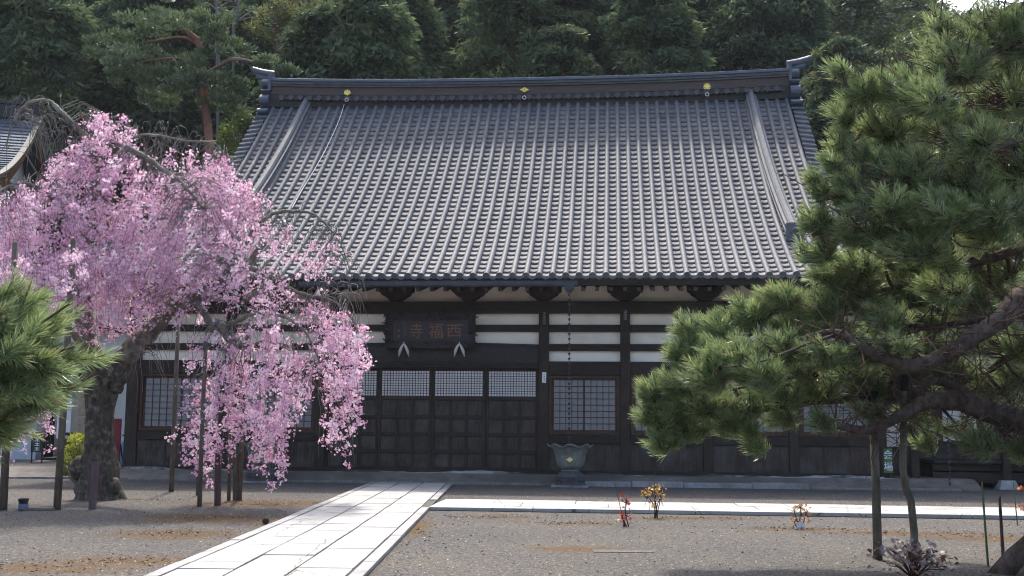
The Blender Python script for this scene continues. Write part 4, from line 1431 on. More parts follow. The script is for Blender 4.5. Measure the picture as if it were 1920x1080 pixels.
while yy < 121:
    half = yy * .475 + 4
    xx = -half + (row % 2) * 2.2
    while xx < half:
        x, y = xx + Rf.uniform(-1.3, 1.3), yy + Rf.uniform(-1.3, 1.3)
        z = hillz(x, y) - .2
        s = Rf.uniform(.78, 1.25)
        H = 16.5 * s
        px, pyt = proj((x, y, z + H))
        _, pyb = proj((x, y, z + 2))
        lim = -9999
        if 1595 < px < 1880: lim = 26 + 22 * math.sin(px * .05) + (8 if px > 1700 else -18)
        ok = pyt > lim and pyb > -10 and -80 < px < 2000
        if 515 < px < 1470 and pyt > 150: ok = False       # wholly behind the roof
        if px < 420 and pyt > 420: ok = False
        if ok:
            pi = Rf.choice([0, 0, 1, 1, 2, 2, 3])
            if px > 1500 and pyt < 70 and px < 1800: pi = 3
            plant(pi, x, y, z, s, Rf.uniform(0, 6.28))
        xx += 4.4
    yy += 4.3
    row += 1
for px, pyt, Y in ((1655, 2, 88), (1695, -6, 90), (1730, 30, 86), (1612, -4, 92)):      # the thin topped trees against the sky
    p = at(px, pyt, Y)
    z = hillz(p.x, Y)
    s = (p.z - z) / 14.5
    if 0.3 < s < 2.2:
        plant(3, p.x, Y, z, s, Rf.uniform(0, 6.28))
for i, p in enumerate(protos):
    if i not in used:
        for ch in list(p.children): bpy.data.objects.remove(ch)
        bpy.data.objects.remove(p)

# pine pads, used by the red pine and the larches in the middle distance
def pads(specs, Y, m, parent, o, n, sz, flat=.35, up=.7, seed=1, name='crown'):
    r = np.random.default_rng(seed)
    C, D, T = [], [], []
    for px, py, rx, ry, dY in specs:
        c = np.array(at(px, py, Y + dY))
        k = Y / F
        nb = max(4, int(rx * ry / 160))
        for b in range(nb):
            a = r.uniform(0, 6.283)
            q = math.sqrt(r.uniform(0, 1))
            cc = c + np.array([q * math.cos(a) * rx * k, r.normal() * rx * k * .5, q * math.sin(a) * ry * k])
            s = min(rx, 26) * k * r.uniform(.6, 1.1)
            u = rdir(n) * r.uniform(.2, 1, (n, 1)) ** .5
            C.append(cc + u * np.array([s, s, s * flat]))
            D.append(u * .8 + np.array([0, 0, up]) + r.normal(size=(n, 3)) * .3)
            T.append(np.clip(r.uniform(.2, .7) + r.normal(size=n) * .15, 0, 1))
    C, D, T = map(np.concatenate, (C, D, T))
    V, Fq = quads(C, D, sz * .32 * r.uniform(.7, 1.3, len(C)), sz * r.uniform(.7, 1.3, len(C)))
    return npobj(name, V, Fq, m, parent, o=o, tint=T)
REDN = leafmat('red_pine_needle', [(0, (0.045, 0.075, 0.036)), (.5, (0.085, 0.130, 0.058)), (1, (0.16, 0.20, 0.085))], .3, .06, .5)
YR = 44.0
b0 = at(394, 520, YR)
b0 = Vector((b0.x, YR, 0))
rp_ = thing('red_pine', 'tall pine with an orange red trunk and flat layered crown left of the temple roof', 'tree', b0)
tk = MB()
limb(tk, [(396, 830, 0, .22), (395, 500, 0, .2), (392, 270, 0, .17), (385, 200, 0, .16), (381, 130, 0, .14), (373, 82, 0, .13), (355, 62, .2, .11), (340, 45, .3, .06), (330, 25, .3, .03)], YR, 8, .06, 3)
obj('trunk', tk, BARKRED, rp_, o=b0, smooth=True)
for i, br in enumerate(([(383, 140, 0, .08), (405, 128, -.3, .09), (430, 113, -.6, .08), (455, 112, -.8, .07), (482, 118, -.9, .05), (510, 124, -1, .02)], [(372, 82, 0, .07), (340, 70, .3, .06), (300, 75, .6, .05), (255, 82, 1, .03), (200, 95, 1, .015)],
                        [(380, 125, 0, .06), (340, 110, -.6, .05), (290, 112, -1, .04), (230, 120, -1.2, .015)], [(384, 165, 0, .05), (350, 150, -.4, .04), (300, 148, -.8, .015)], [(374, 85, 0, .05), (400, 70, .3, .04), (425, 68, .5, .015)], [(386, 185, 0, .05), (420, 180, -.4, .03), (440, 190, -.5, .015)])):
    m = MB()
    limb(m, br, YR, 6, .06, i)
    obj('branch', m, BARKRED if i else mat('grey_red_bark', (.20, .135, .115), .95, .3, 4, .5, 12), rp_, o=b0, smooth=True)
pads([(330, 22, 60, 12, 0), (385, 25, 25, 14, 0), (275, 40, 45, 12, .5), (345, 40, 60, 14, -.8), (240, 62, 40, 11, .8), (215, 82, 40, 10, .6), (290, 60, 40, 10, 1), (410, 45, 25, 14, .3), (420, 72, 35, 13, .4), (440, 92, 25, 13, .6),
      (195, 98, 30, 9, .5), (310, 100, 50, 10, -1), (260, 112, 50, 11, -1.2), (230, 128, 35, 9, -1), (350, 118, 40, 10, -.8), (295, 140, 50, 11, -.8), (250, 150, 40, 10, -.6), (410, 100, 35, 10, -.4), (375, 140, 35, 10, -.9),
      (425, 150, 40, 12, -.6), (330, 165, 45, 10, -.9), (290, 170, 40, 9, -.5), (430, 185, 35, 12, -.6), (450, 165, 30, 12, -.4), (365, 155, 30, 9, -1.2), (440, 205, 25, 10, -.3), (510, 124, 32, 10, -1), (485, 118, 20, 8, -1), (535, 132, 18, 7, -1), (300, 190, 30, 8, -.6), (400, 200, 20, 8, .3)],
     YR, REDN, rp_, b0, 85, .24, .38, .75, 5)
for k_, (lab, trk, pds, Y) in enumerate((
    ('slender larch with an orange trunk and thin yellow green crown above the left ridge end', [(530, 640, 0, .18), (529, 130, 0, .16), (522, 100, 0, .15), (516, 62, 0, .13), (512, 20, 0, .10), (508, -40, 0, .06)],
     [(515, 40, 30, 22, 0), (540, 55, 25, 18, .2), (490, 60, 25, 16, -.3), (470, 75, 25, 14, .3), (530, 15, 30, 18, 0), (455, 55, 20, 14, .3), (500, 85, 20, 10, .2), (480, 95, 25, 10, .4), (545, 30, 18, 14, 0), (500, 5, 40, 14, .2)], 56),
    ('leaning larch with a reddish trunk right of the slender one above the ridge end', [(575, 640, 0, .15), (567, 90, 0, .14), (560, 50, 0, .13), (555, 10, 0, .11), (550, -40, 0, .08)],
     [(570, 25, 25, 16, 0), (590, 10, 25, 14, .2), (555, 40, 20, 10, -.3), (585, 40, 18, 12, .3), (600, 25, 14, 10, .2)], 58))):
    bb = at(trk[0][0], 500, Y)
    bb = Vector((bb.x, Y, hillz(bb.x, Y)))
    t = thing('larch_tree', lab, 'tree', bb)
    m = MB()
    limb(m, trk, Y, 7, .05, k_)
    obj('trunk', m, BARKRED, t, o=bb, smooth=True)
    m = MB()
    for px, py, rx, ry, dY in pds:
        j = min(trk, key=lambda q: abs(q[1] - py - 15))
        limb(m, [(j[0], j[1], 0, .05), ((j[0] + px) / 2, (j[1] + py) / 2 - 4, dY / 2, .035), (px, py, dY, .015)], Y, 5, 0, 1, 3)
    obj('branch', m, PALEBARK, t, o=bb, smooth=True)
    pads(pds, Y, GREENL, t, bb, 70, .26, .8, .1, 30 + k_)
for k_, (lab, trk, Y) in enumerate((('pale bare trunk rising beside the red pine crown at the top edge', [(410, 640, 0, .10), (408, 70, 0, .09), (406, 20, .2, .09), (405, -40, .2, .08)], 52),
                                   ('thin pale bare trunk forking at the top edge right of the red pine', [(440, 640, 0, .07), (437, 72, 0, .06), (446, 40, 0, .06), (447, -30, 0, .05)], 52))):
    bb = at(trk[0][0], 500, Y)
    bb = Vector((bb.x, Y, hillz(bb.x, Y)))
    t = thing('bare_tree', lab, 'tree', bb)
    m = MB()
    limb(m, trk, Y, 6, .04, k_)
    obj('trunk', m, PALEBARK, t, o=bb, smooth=True)
    m = MB()
    j = trk[2]
    for dx_, dy_ in ((30, -18), (-22, -16), (36, -8), (45, -24)):
        limb(m, [(j[0], j[1], 0, .035), (j[0] + dx_ * .5, j[1] + dy_ * .7, .2, .025), (j[0] + dx_, j[1] + dy_, .4, .008)], Y, 5, 0, 1, 3)
    obj('branch', m, PALEBARK, t, o=bb, smooth=True)
YG = 46
bb = at(450, 500, YG)
bb = Vector((bb.x, YG, 0))
t = thing('young_tree', 'bright yellow green young tree tucked behind the left end of the temple roof', 'tree', bb)
m = MB()
limb(m, [(450, 800, 0, .10), (452, 400, 0, .08), (448, 260, 0, .05), (446, 190, 0, .02)], YG, 6, .04, 2)
obj('trunk', m, BARKF, t, o=bb, smooth=True)
pads([(448, 215, 18, 18, 0), (455, 245, 26, 22, 0), (430, 265, 28, 24, .3), (460, 280, 25, 22, -.3), (425, 300, 30, 22, 0), (440, 330, 40, 26, 0), (470, 232, 14, 16, .2), (415, 285, 18, 14, .4)], YG,
     leafmat('young_leaf', [(0, (.04, .07, .014)), (.5, (.085, .13, .022)), (1, (.16, .22, .04))], .4, .06, .5), t, bb, 90, .19, .7, .1, 9)

# ------------------------------------------------------------------ weeping cherry
YC = 22.0
BLOS = leafmat('blossom', [(0, (0.57, 0.27, 0.43)), (.35, (0.76, 0.49, 0.65)), (.7, (0.89, 0.70, 0.82)), (1, (0.97, 0.89, 0.95))], .42, .03, .5)
gb_ = gp(185, 936)
YC = gb_.y
ch = thing('weeping_cherry', 'old weeping cherry in full pink blossom with a gnarled mossy trunk', 'tree', (gb_.x, gb_.y, 0))
co = tuple(ch.location)
tk = MB()
p = smooth_path([(at(x, y, YC), r) for x, y, r in ((183, 946, .50), (183, 934, .43), (182, 915, .38), (184, 885, .345), (185, 850, .285), (185, 810, .255), (187, 770, .26), (190, 735, .31), (192, 705, .37), (193, 684, .37), (195, 668, .28))], 6)
pp = [q for q, _ in p]
# hand-made gnarled surface
nseg = 40
Rk = random.Random(6)
vs = []
for i, (c, r) in enumerate(p):
    h = i / len(p)
    for k in range(nseg):
        a = 6.2832 * k / nseg
        rr = r * (1 + .09 * math.sin(3 * a + 2 * h) + .06 * math.sin(7 * a - 5 * h) + .035 * math.sin(13 * a + 9 * h) + Rk.uniform(-.025, .025))
        if h < .25:
            rr *= 1 + (.25 - h) * .6 * max(0, math.sin(4 * a + .5))
        vs.append((c.x + rr * math.cos(a), c.y + rr * math.sin(a), max(c.z, -.05) + .03 * math.sin(3 * a)))
tk.add(vs, [(i * nseg + k, i * nseg + (k + 1) % nseg, (i + 1) * nseg + (k + 1) % nseg, (i + 1) * nseg + k) for i in range(len(p) - 1) for k in range(nseg)] + [tuple((len(p) - 1) * nseg + k for k in range(nseg))])
trunk = obj('trunk', tk, BARKC, ch, o=co, smooth=True)
for bx, by, br in ((150, 877, .19), (224, 700, .20), (220, 722, .14), (212, 912, .14), (163, 700, .15), (155, 915, .15)):   # burls
    c = at(bx, by, YC - .12)
    m = MB().lathe([(br * math.sin(x), -br * math.cos(x) * 1.25) for x in np.linspace(.15, 3.0, 9)], c, 16, lambda r, z, a, i: (r * (1 + .12 * math.sin(3 * a + i) + Rk.uniform(-.08, .08)), Rk.uniform(-.02, .02)))
    obj('burl', m, BARKC, trunk, o=co, smooth=True)
LIMBS = [
    [(205, 700, 0, .26), (232, 672, 0, .21), (262, 640, -.1, .18), (288, 612, -.2, .16), (320, 580, -.3, .14), (360, 560, -.5, .11), (410, 540, -.6, .09), (460, 500, -.7, .07), (500, 450, -.6, .05)],
    [(178, 690, 0, .24), (165, 640, .1, .20), (158, 570, .2, .17), (152, 500, .2, .15), (158, 430, .1, .13), (172, 370, 0, .11), (180, 310, 0, .085), (165, 265, 0, .07), (140, 235, -.1, .06), (118, 215, -.1, .055), (100, 196, -.1, .05), (78, 188, -.2, .045), (52, 196, -.3, .04), (33, 215, -.4, .03), (20, 240, -.4, .02), (12, 275, -.4, .01)],
    [(185, 320, 0, .07), (222, 275, -.3, .06), (262, 288, -.6, .055), (300, 315, -.8, .045), (342, 345, -1, .03), (380, 390, -1.1, .015)],
    [(170, 375, 0, .06), (210, 290, .3, .05), (250, 258, .5, .035), (300, 255, .6, .03), (350, 265, .6, .025), (400, 268, .5, .015), (420, 290, .5, .008)],
    [(155, 460, .2, .10), (120, 390, -.2, .07), (85, 362, -.6, .055), (50, 345, -.8, .045), (15, 350, -1, .03), (-20, 380, -1, .02)],
    [(160, 440, .1, .11), (230, 400, .6, .09), (300, 390, .8, .075), (370, 385, 1, .06), (430, 370, 1, .045), (480, 390, 1, .03), (500, 440, 1, .015)],
    [(410, 540, -.6, .07), (470, 440, -.8, .05), (510, 402, -.9, .035), (550, 396, -1, .03), (585, 400, -1, .025), (615, 425, -1, .02), (640, 460, -1, .015), (660, 520, -1, .008)],
    [(360, 560, -.5, .09), (385, 590, -.9, .075), (405, 620, -1, .06), (440, 605, -1.1, .05), (470, 590, -1.2, .04), (520, 590, -1.2, .03), (570, 620, -1.2, .02), (600, 680, -1.2, .01)],
    [(460, 500, -.7, .06), (510, 520, -.8, .05), (560, 550, -.8, .04), (610, 560, -.8, .03), (640, 575, -.8, .02), (668, 610, -.8, .01)],
    [(405, 600, -1, .05), (430, 640, -1.1, .045), (460, 650, -1.2, .035), (500, 640, -1.2, .025), (550, 660, -1.2, .012)],
    [(165, 600, .1, .10), (120, 540, .4, .07), (70, 500, .8, .05), (20, 500, 1, .03)],
    [(200, 690, 0, .10), (150, 640, -.8, .07), (100, 600, -1.2, .05), (60, 620, -1.4, .03), (40, 700, -1.4, .012)],
]
limb_pts = []
for i, Lb in enumerate(LIMBS):
    m = MB()
    ps = limb(m, Lb, YC, 9 if i < 2 else 6, .16 if i < 2 else .1, i, 5, .25)
    limb_pts += [(q, r) for q, r in ps]
    obj('branch', m, LIMBC, ch, o=co, smooth=True)
LP = np.array([tuple(q) for q, _ in limb_pts])
# curtains of hanging twigs: (px, py, rx, ry, depth, strands, shortest, longest, blossoms per strand metre, start of blossom)
CUR = [
    (178, 225, 22, 20, 0, 22, .2, .6, 60, 0), (210, 245, 50, 35, 0, 42, .3, .8, 55, 0), (140, 280, 45, 30, 0, 34, .3, .8, 55, 0), (120, 320, 40, 30, -.3, 30, .3, .8, 50, 0), (185, 300, 50, 30, -.5, 36, .3, 1.0, 50, 0),
    (240, 310, 40, 25, -.5, 30, .3, .9, 50, 0), (330, 300, 60, 25, .3, 26, .2, .7, 45, .1), (400, 305, 50, 25, .4, 40, .3, .8, 55, 0), (300, 350, 60, 30, -.6, 50, .3, 1.0, 55, 0), (370, 360, 60, 35, -.3, 56, .3, 1.0, 58, 0),
    (440, 350, 40, 25, .3, 44, .3, .8, 60, 0), (470, 380, 35, 25, .6, 34, .3, .8, 60, 0), (30, 375, 45, 25, -.8, 34, .4, 1.2, 52, 0), (80, 360, 50, 30, -.7, 44, .3, 1.1, 55, 0), (150, 390, 55, 30, -.7, 48, .3, 1.1, 55, 0),
    (220, 400, 60, 30, -.8, 50, .4, 1.2, 52, 0), (290, 420, 60, 35, -.9, 54, .4, 1.2, 52, 0), (360, 430, 60, 40, -.6, 54, .4, 1.2, 52, 0), (430, 430, 55, 40, -.4, 46, .4, 1.1, 48, 0), (500, 430, 45, 30, -.9, 22, .3, .9, 40, 0),
    (10, 450, 40, 40, -.4, 36, .5, 1.3, 50, 0), (70, 460, 50, 35, -.8, 44, .5, 1.3, 52, 0), (140, 470, 50, 30, -.9, 44, .5, 1.2, 52, 0), (210, 480, 55, 30, -1, 44, .5, 1.2, 50, 0), (280, 490, 55, 30, -1, 44, .4, 1.1, 48, 0),
    (350, 490, 50, 30, -.8, 36, .4, 1.0, 46, 0), (420, 500, 55, 30, -.7, 30, .4, 1.0, 42, 0), (490, 500, 50, 30, -.9, 22, .4, 1.0, 40, 0), (560, 460, 50, 30, -1, 12, .3, .9, 32, .1), (615, 460, 30, 30, -1, 12, .4, .9, 34, .1),
    (60, 540, 55, 25, .3, 34, .4, .8, 48, 0), (200, 540, 60, 25, -.2, 40, .4, .9, 48, 0), (280, 550, 50, 25, -.3, 30, .3, .8, 44, 0), (520, 540, 40, 20, -.9, 14, .3, .8, 40, 0), (350, 540, 40, 25, -.4, 18, .3, .7, 40, 0),
    (590, 575, 30, 14, -.9, 18, .3, .9, 50, 0), (630, 595, 30, 18, -.8, 30, .7, 1.9, 50, 0), (668, 618, 18, 16, -.8, 20, .4, 1.0, 55, 0), (655, 660, 24, 22, -.8, 18, .6, 1.5, 55, 0), (628, 690, 18, 30, -.9, 16, .8, 1.75, 52, 0), (600, 620, 14, 20, -1, 6, .4, .9, 40, 0),
    (480, 610, 50, 24, -1.2, 26, .4, 1.2, 46, .05), (530, 630, 50, 30, -1.2, 28, .5, 1.4, 48, .05), (420, 640, 40, 30, -1.1, 22, .5, 1.3, 44, .05), (370, 640, 25, 30, -1, 10, .5, 1.2, 40, .2), (570, 660, 25, 30, -1.2, 12, .5, 1.3, 42, .1),
    (450, 700, 60, 40, -1.2, 36, .6, 1.5, 50, .05), (520, 710, 50, 40, -1.2, 30, .6, 1.6, 50, .05), (400, 730, 35, 40, -1.2, 22, .6, 1.7, 48, .1), (560, 740, 20, 30, -1.2, 8, .4, 1.0, 44, .1), (475, 770, 50, 30, -1.2, 18, .5, 1.0, 50, .05), (510, 800, 25, 20, -1.2, 16, .6, 1.05, 52, .05), (380, 800, 14, 20, -1.1, 6, .6, 1.0, 46, .1),
    (345, 790, 12, 20, -1, 4, .3, .7, 40, .1), (395, 840, 8, 10, -1.1, 4, .5, .95, 36, .1), (625, 790, 10, 12, -.9, 7, .3, .7, 44, .05),
    (30, 480, 30, 20, -2.6, 16, .5, 1.2, 55, 0), (138, 470, 26, 16, -2.6, 14, .4, 1.0, 55, 0), (70, 500, 40, 20, -2.2, 18, .4, 1.0, 50, 0),
    (50, 760, 40, 14, -1.2, 18, .3, 1.0, 42, .05), (85, 765, 20, 10, -1.2, 8, .2, .6, 42, .05), (20, 800, 20, 20, -1.2, 8, .4, 1.0, 40, .05), (175, 600, 40, 20, -.6, 18, .2, .6, 40, .05),
]
Rn = np.random.default_rng(17)
tw_ = MB()
bc, btint = [], []
bare = MB()
for (px, py, rx, ry, dY, n, l0, l1, dens, t0) in CUR:
    if py > 590 and px > 300: n, dens = int(n * .62 + .5), dens * 1.2
    for s in range(n):
        a = Rn.uniform(0, 6.283)
        q = math.sqrt(Rn.uniform(0, 1))
        dd = Rn.normal() * .55
        st_ = np.array(at(px + q * rx * math.cos(a), py + q * ry * math.sin(a), YC + dY + dd))
        j = np.argmin(((LP - st_) ** 2).sum(1) + np.where(LP[:, 2] < st_[2] - .2, .5, 0))
        A = LP[j]
        L = Rn.uniform(l0, l1)
        out = (st_ - A)
        dist = np.linalg.norm(out)
        out = out / max(dist, .05)
        out[2] = 0
        sway = Rn.normal(size=2) * .10
        path = []
        mid = (A + st_) / 2 + np.array([0, 0, .12 + .10 * dist])
        if dist < 1.1:
            path += [tuple(A), tuple(mid)]
        ns_ = max(3, int(L / .22))
        for k in range(ns_ + 1):
            x = k / ns_
            path.append(tuple(st_ + np.array([out[0] * .22 * (1 - (1 - x) ** 2) + sway[0] * x, out[1] * .22 * (1 - (1 - x) ** 2) + sway[1] * x, -L * x])))
        tw_.tube(path, [.006] * (len(path) - ns_ - 1) + [.0045 - .0025 * k / ns_ for k in range(ns_ + 1)], 3, False)
        main = np.array(path[-(ns_ + 1):])
        nb = int(L * dens * 1.15)
        base = Rn.uniform(.15, .6)
        nclu = max(2, int(L / .15))
        pos = np.sort(Rn.uniform(t0, 1, nclu))
        for x in pos:
            f = x * ns_
            i0 = min(int(f), ns_ - 1)
            c = main[i0] + (main[i0 + 1] - main[i0]) * (f - i0)
            m_ = max(2, int(nb / nclu * Rn.uniform(.6, 1.5)))
            off = Rn.normal(size=(m_, 3)) * np.array([.046, .046, .036])
            bc.append(c + off)
            btint.append(np.clip(base + Rn.normal(size=m_) * .2 + Rn.uniform(-.1, .2), 0, 1))
obj('hanging_twigs', tw_, TWIG, ch, o=co)
bc, btint = np.concatenate(bc), np.concatenate(btint)
nB = len(bc)
def flowers(C, T, s):
    """each flower: five rounded petals as quads round a shallow cup"""
    D = rdir(len(C)) + np.array([0, -.25, -.15])
    Fm = frames(D)
    Vs, Ts = [], []
    for k in range(5):
        a = 6.2832 * k / 5
        d = np.array([math.cos(a), math.sin(a), .35])
        sd = np.array([-math.sin(a), math.cos(a), 0])
        loc_ = np.stack([d * .08, d * .62 + sd * .38, d * 1.0 + sd * 0, d * .62 - sd * .38])
        Vs.append(C[:, None, :] + s[:, None, None] * np.einsum('nij,kj->nki', Fm, loc_))
        Ts.append(T + Rn.normal(size=len(T)) * .05)
    V = np.stack(Vs, 1).reshape(-1, 3)
    return V, np.arange(len(V)).reshape(-1, 4), np.stack(Ts, 1).reshape(-1)
V, Fq, T = flowers(bc, btint, Rn.uniform(.015, .034, nB))
npobj('blossom', V, Fq, BLOS, ch, o=co, tint=T)
# bare grey twig sprays
def spray(mb, px, py, dY, n, L, sp, seed, droop=.8):
    r = np.random.default_rng(seed)
    for _ in range(n):
        p = np.array(at(px + r.uniform(-sp, sp), py + r.uniform(-sp, sp) * .5, YC + dY + r.normal() * .2))
        d = r.normal(size=3) * np.array([1, .6, .3])
        d /= np.linalg.norm(d)
        l = L * r.uniform(.5, 1.2)
        pts = [p]
        for k in range(1, 7):
            x = k / 6
            pts.append(p + d * l * .5 * x + np.array([0, 0, .12 * l * math.sin(3.1 * x) - droop * l * x * x]) + r.normal(size=3) * .02)
        mb.tube([tuple(q) for q in pts], [.010, .009, .008, .006, .005, .004, .002], 3, False)
for px, py, dY, n, L, sp in ((70, 200, -.2, 36, .9, 45), (40, 225, -.4, 24, 1.0, 25), (95, 235, -.2, 26, .9, 30), (275, 250, .5, 26, .6, 40), (330, 262, .6, 26, .5, 50), (205, 225, 0, 14, .6, 20), (545, 400, -1, 18, .9, 45), (610, 430, -1, 22, 1.0, 35), (640, 480, -1, 18, 1.0, 20), (630, 540, -.9, 26, .9, 30),
                            (420, 620, -1.1, 22, 1.0, 35), (300, 600, -.2, 16, 1.2, 40), (480, 560, -.9, 18, .9, 50), (560, 560, -.9, 16, .9, 40), (380, 700, -1.1, 10, 1.0, 30), (590, 700, -1.1, 10, 1.3, 20), (270, 655, -.3, 10, 1.2, 25), (110, 345, -.8, 10, .8, 30), (30, 345, -.9, 12, .8, 30)):
    bare = MB()
    spray(bare, px, py, dY, n, L, sp, int(px * 7 + py))
    obj('bare_twigs', bare, TWIG, ch, o=co)
print('blossoms', nB, 'faces', len(Fq))

# ------------------------------------------------------------------ props and posts under the cherry
CP = 'wooden props round the weeping cherry'
def pole(name, pts, r0, r1, m, label, cat, group, n=9, zbase=True):
    """pts: pixels from foot to top; the foot stands on the gravel"""
    g = gp(*pts[0])
    t = thing(name, label, cat, (g.x, g.y, 0), 0, group)
    P = [Vector((g.x, g.y, -.1))] + [at(x, y, g.y) for x, y in pts[1:]]
    if len(pts) == 2:
        P = [P[0] + (P[1] - P[0]) * k / 6 for k in range(7)]
    mb = MB().tube(P, [r0 + (r1 - r0) * i / (len(P) - 1) for i in range(len(P))], n, True, .06, int(pts[0][0]))
    obj('pole', mb, m, t, o=(g.x, g.y, 0), smooth=True)
    return t, P
def tie(t, p, r, m):
    mb = MB()
    for k in range(5):
        mb.ring((p.x - t.location.x, p.y - t.location.y, p.z - t.location.z - .04 * k), r, .014, 12, 5, 'z')
    # rings lie flat: turn them
    c = Vector((p.x, p.y, p.z)) - t.location
    mb.v = [(c.x + (x - c.x), c.y + (z - c.z) if abs(z - c.z) < r * 2.2 + .2 else y, z) for x, y, z in mb.v] if False else mb.v
    return mb
pole('prop', [(6, 957), (18, 700), (29, 455)], .066, .052, POLE, 'grey wooden prop at the extreme left edge under the pine', 'post', CP)
pole('prop', [(107, 956), (121, 740), (138, 450)], .062, .050, POLE, 'dark leaning prop just left of the cherry trunk', 'post', CP)
pole('prop', [(321, 922), (328, 760), (335, 590)], .056, .042, MOSSPOLE if False else POLE, 'tall straight brown prop standing alone right of the cherry trunk', 'post', CP)
pole('prop', [(374, 950), (379, 800), (386, 640)], .042, .034, POLE, 'front left prop of the group standing in the moss', 'post', CP)
pole('prop', [(429, 939), (432, 780), (434, 600)], .036, .028, POLE, 'thin pale straight prop in the middle of the group in the moss', 'post', CP)
pole('prop', [(448, 938), (456, 760), (466, 600)], .056, .042, POLE, 'stout right hand prop of the group in the moss', 'post', CP)
pole('prop', [(370, 929), (371, 870), (372, 800)], .030, .026, POLE, 'short dark prop behind the front left prop', 'post', CP)
def stake(px, py, ptop, hw, m, label, cat='stake', group=None, lean=0):
    g = gp(px, py)
    t = thing('stake', label, cat, (g.x, g.y, 0), 0, group)
    top = at(px + lean, ptop, g.y)
    mb = MB()
    vs = [(sx * hw, sy * hw, -.1) for sx, sy in ((-1, -1), (1, -1), (1, 1), (-1, 1))]
    dx_ = top.x - g.x
    vs += [(dx_ + sx * hw, sy * hw, top.z + sx * .012) for sx, sy in ((-1, -1), (1, -1), (1, 1), (-1, 1))]
    mb.add(vs, [(3, 2, 1, 0), (4, 5, 6, 7)] + [(q, (q + 1) % 4, 4 + (q + 1) % 4, 4 + q) for q in range(4)])
    obj('post', mb, m, t, bevel=.008)
    return t
stake(408, 948, 845, .050, POLER, 'square reddish stake in the moss under the hanging blossom', lean=2)
stake(442, 938, 853, .045, POLE, 'short square grey stake beside the stout right hand prop')
stake(173, 955, 865, .052, mat('purple_stake', (.10, .070, .078), .85, .3, 3, .4, 20, (8, 8, 1)), 'short square purplish stake in front of the cherry trunk', lean=6)
g = gp(223, 930)
cs = thing('crosspiece_prop', 'thin crooked stick with a small crosspiece at the right foot of the cherry trunk', 'stake', (g.x, g.y, 0))
pts = [at(x, y, g.y) for x, y in ((223, 932), (221, 905), (217, 885), (214, 868))]
obj('stick', MB().tube(pts, .03, 7, True, .08), POLE, cs, o=cs.location, smooth=True)
obj('crosspiece', MB().tube([at(206, 867, g.y), at(221, 866, g.y)], .032, 7), POLE, cs, o=cs.location)

# pot, flat stone, cone on the ground
g = gp(43, 957)
po = thing('pot', 'small dark pot with a bluish lower band on the gravel at the left', 'pot', (g.x, g.y, 0))
obj('body', MB().lathe([(.068, 0), (.075, .02), (.078, .10), (.07, .105), (.07, .12), (.082, .16), (.088, .185), (.088, .195), (.076, .195), (.07, .12)], n=20), mat('pot_glaze', (.022, .022, .026), .35, .2, 8), po, smooth=True)
obj('band', MB().lathe([(.0745, .012), (.081, .025), (.083, .095), (.0745, .104)], n=20, cap=False), mat('pot_blue', (.10, .125, .19), .5, .2, 8), po, smooth=True)
g = gp(70, 957)
fs_ = MB().lathe([(.26, 0), (.27, .02), (.25, .045)], n=11, rf=lambda r, z, a, i: (r * (1 + .15 * math.sin(2 * a + 1)), 0))
fs_.v = [(x, y * .5, z) for x, y, z in fs_.v]
o = obj('flat_stone', fs_, mat('brown_stone', (.12, .10, .085), .9, .3, 10, .4, 30))
o.location = (g.x, g.y, 0)
tag(o, 'thin flat brown stone lying on the gravel beside the small pot', 'stone')
g = gp(498, 983)
pc_ = MB()
pc_.lathe([(.01, 0), (.04, .012), (.055, .04), (.05, .075), (.03, .10), (.005, .115)], n=12, rf=lambda r, z, a, i: (r * (1 + .18 * math.sin(6 * a + i * 3.1)), .006 * math.sin(6 * a)))
o = obj('fallen_cone', pc_, CONE)
o.location = (g.x, g.y, 0)
tag(o, 'round dark pine cone fallen beside the left edge of the stone path', 'pine cone')
g = gp(1168, 1034)
o = obj('cover_slab', MB().box(-.36, .36, -.13, .13, .0, .007), mat('cover', (.080, .075, .068), .9, .35, 9, .5, 40), bevel=.006)
o.location = (g.x, g.y, 0)
tag(o, 'flat brown cover slab sunk in the gravel right of the stone path', 'cover')

# ------------------------------------------------------------------ pines
NEED = leafmat('pine_needle', [(0, (0.112, 0.158, 0.072)), (.35, (0.172, 0.240, 0.094)), (.7, (0.255, 0.330, 0.125)), (.92, (0.35, 0.42, 0.19)), (1, (0.30, 0.24, 0.11))], .42, .09, .42)
def tuft_proto(n, length, shoot, seed, w_=.0021):
    r = np.random.default_rng(seed)
    V = []
    for k in range(n):
        f = r.uniform(0, 1)
        a = r.uniform(0, 6.283)
        th = .25 + .75 * (1 - f) * r.uniform(.7, 1.2) + r.uniform(-.1, .15)
        d = np.array([math.sin(th) * math.cos(a), math.sin(th) * math.sin(a), math.cos(th)])
        b = np.array([0, 0, shoot * (f - .85)])
        l = length * r.uniform(.75, 1.12)
        s = np.cross(d, r.normal(size=3))
        s /= np.linalg.norm(s)
        bend = np.cross(s, d) * l * r.uniform(-.08, .08)
        V += [b - s * w_, b + s * w_, b + d * l * .6 + bend + s * w_ * .8, b + d * l]
    return np.array(V)
PRO = [tuft_proto(44, .135, .17, 100 + k) for k in range(8)]
PROL = [tuft_proto(78, .135, .15, 200 + k, .0012) for k in range(6)]
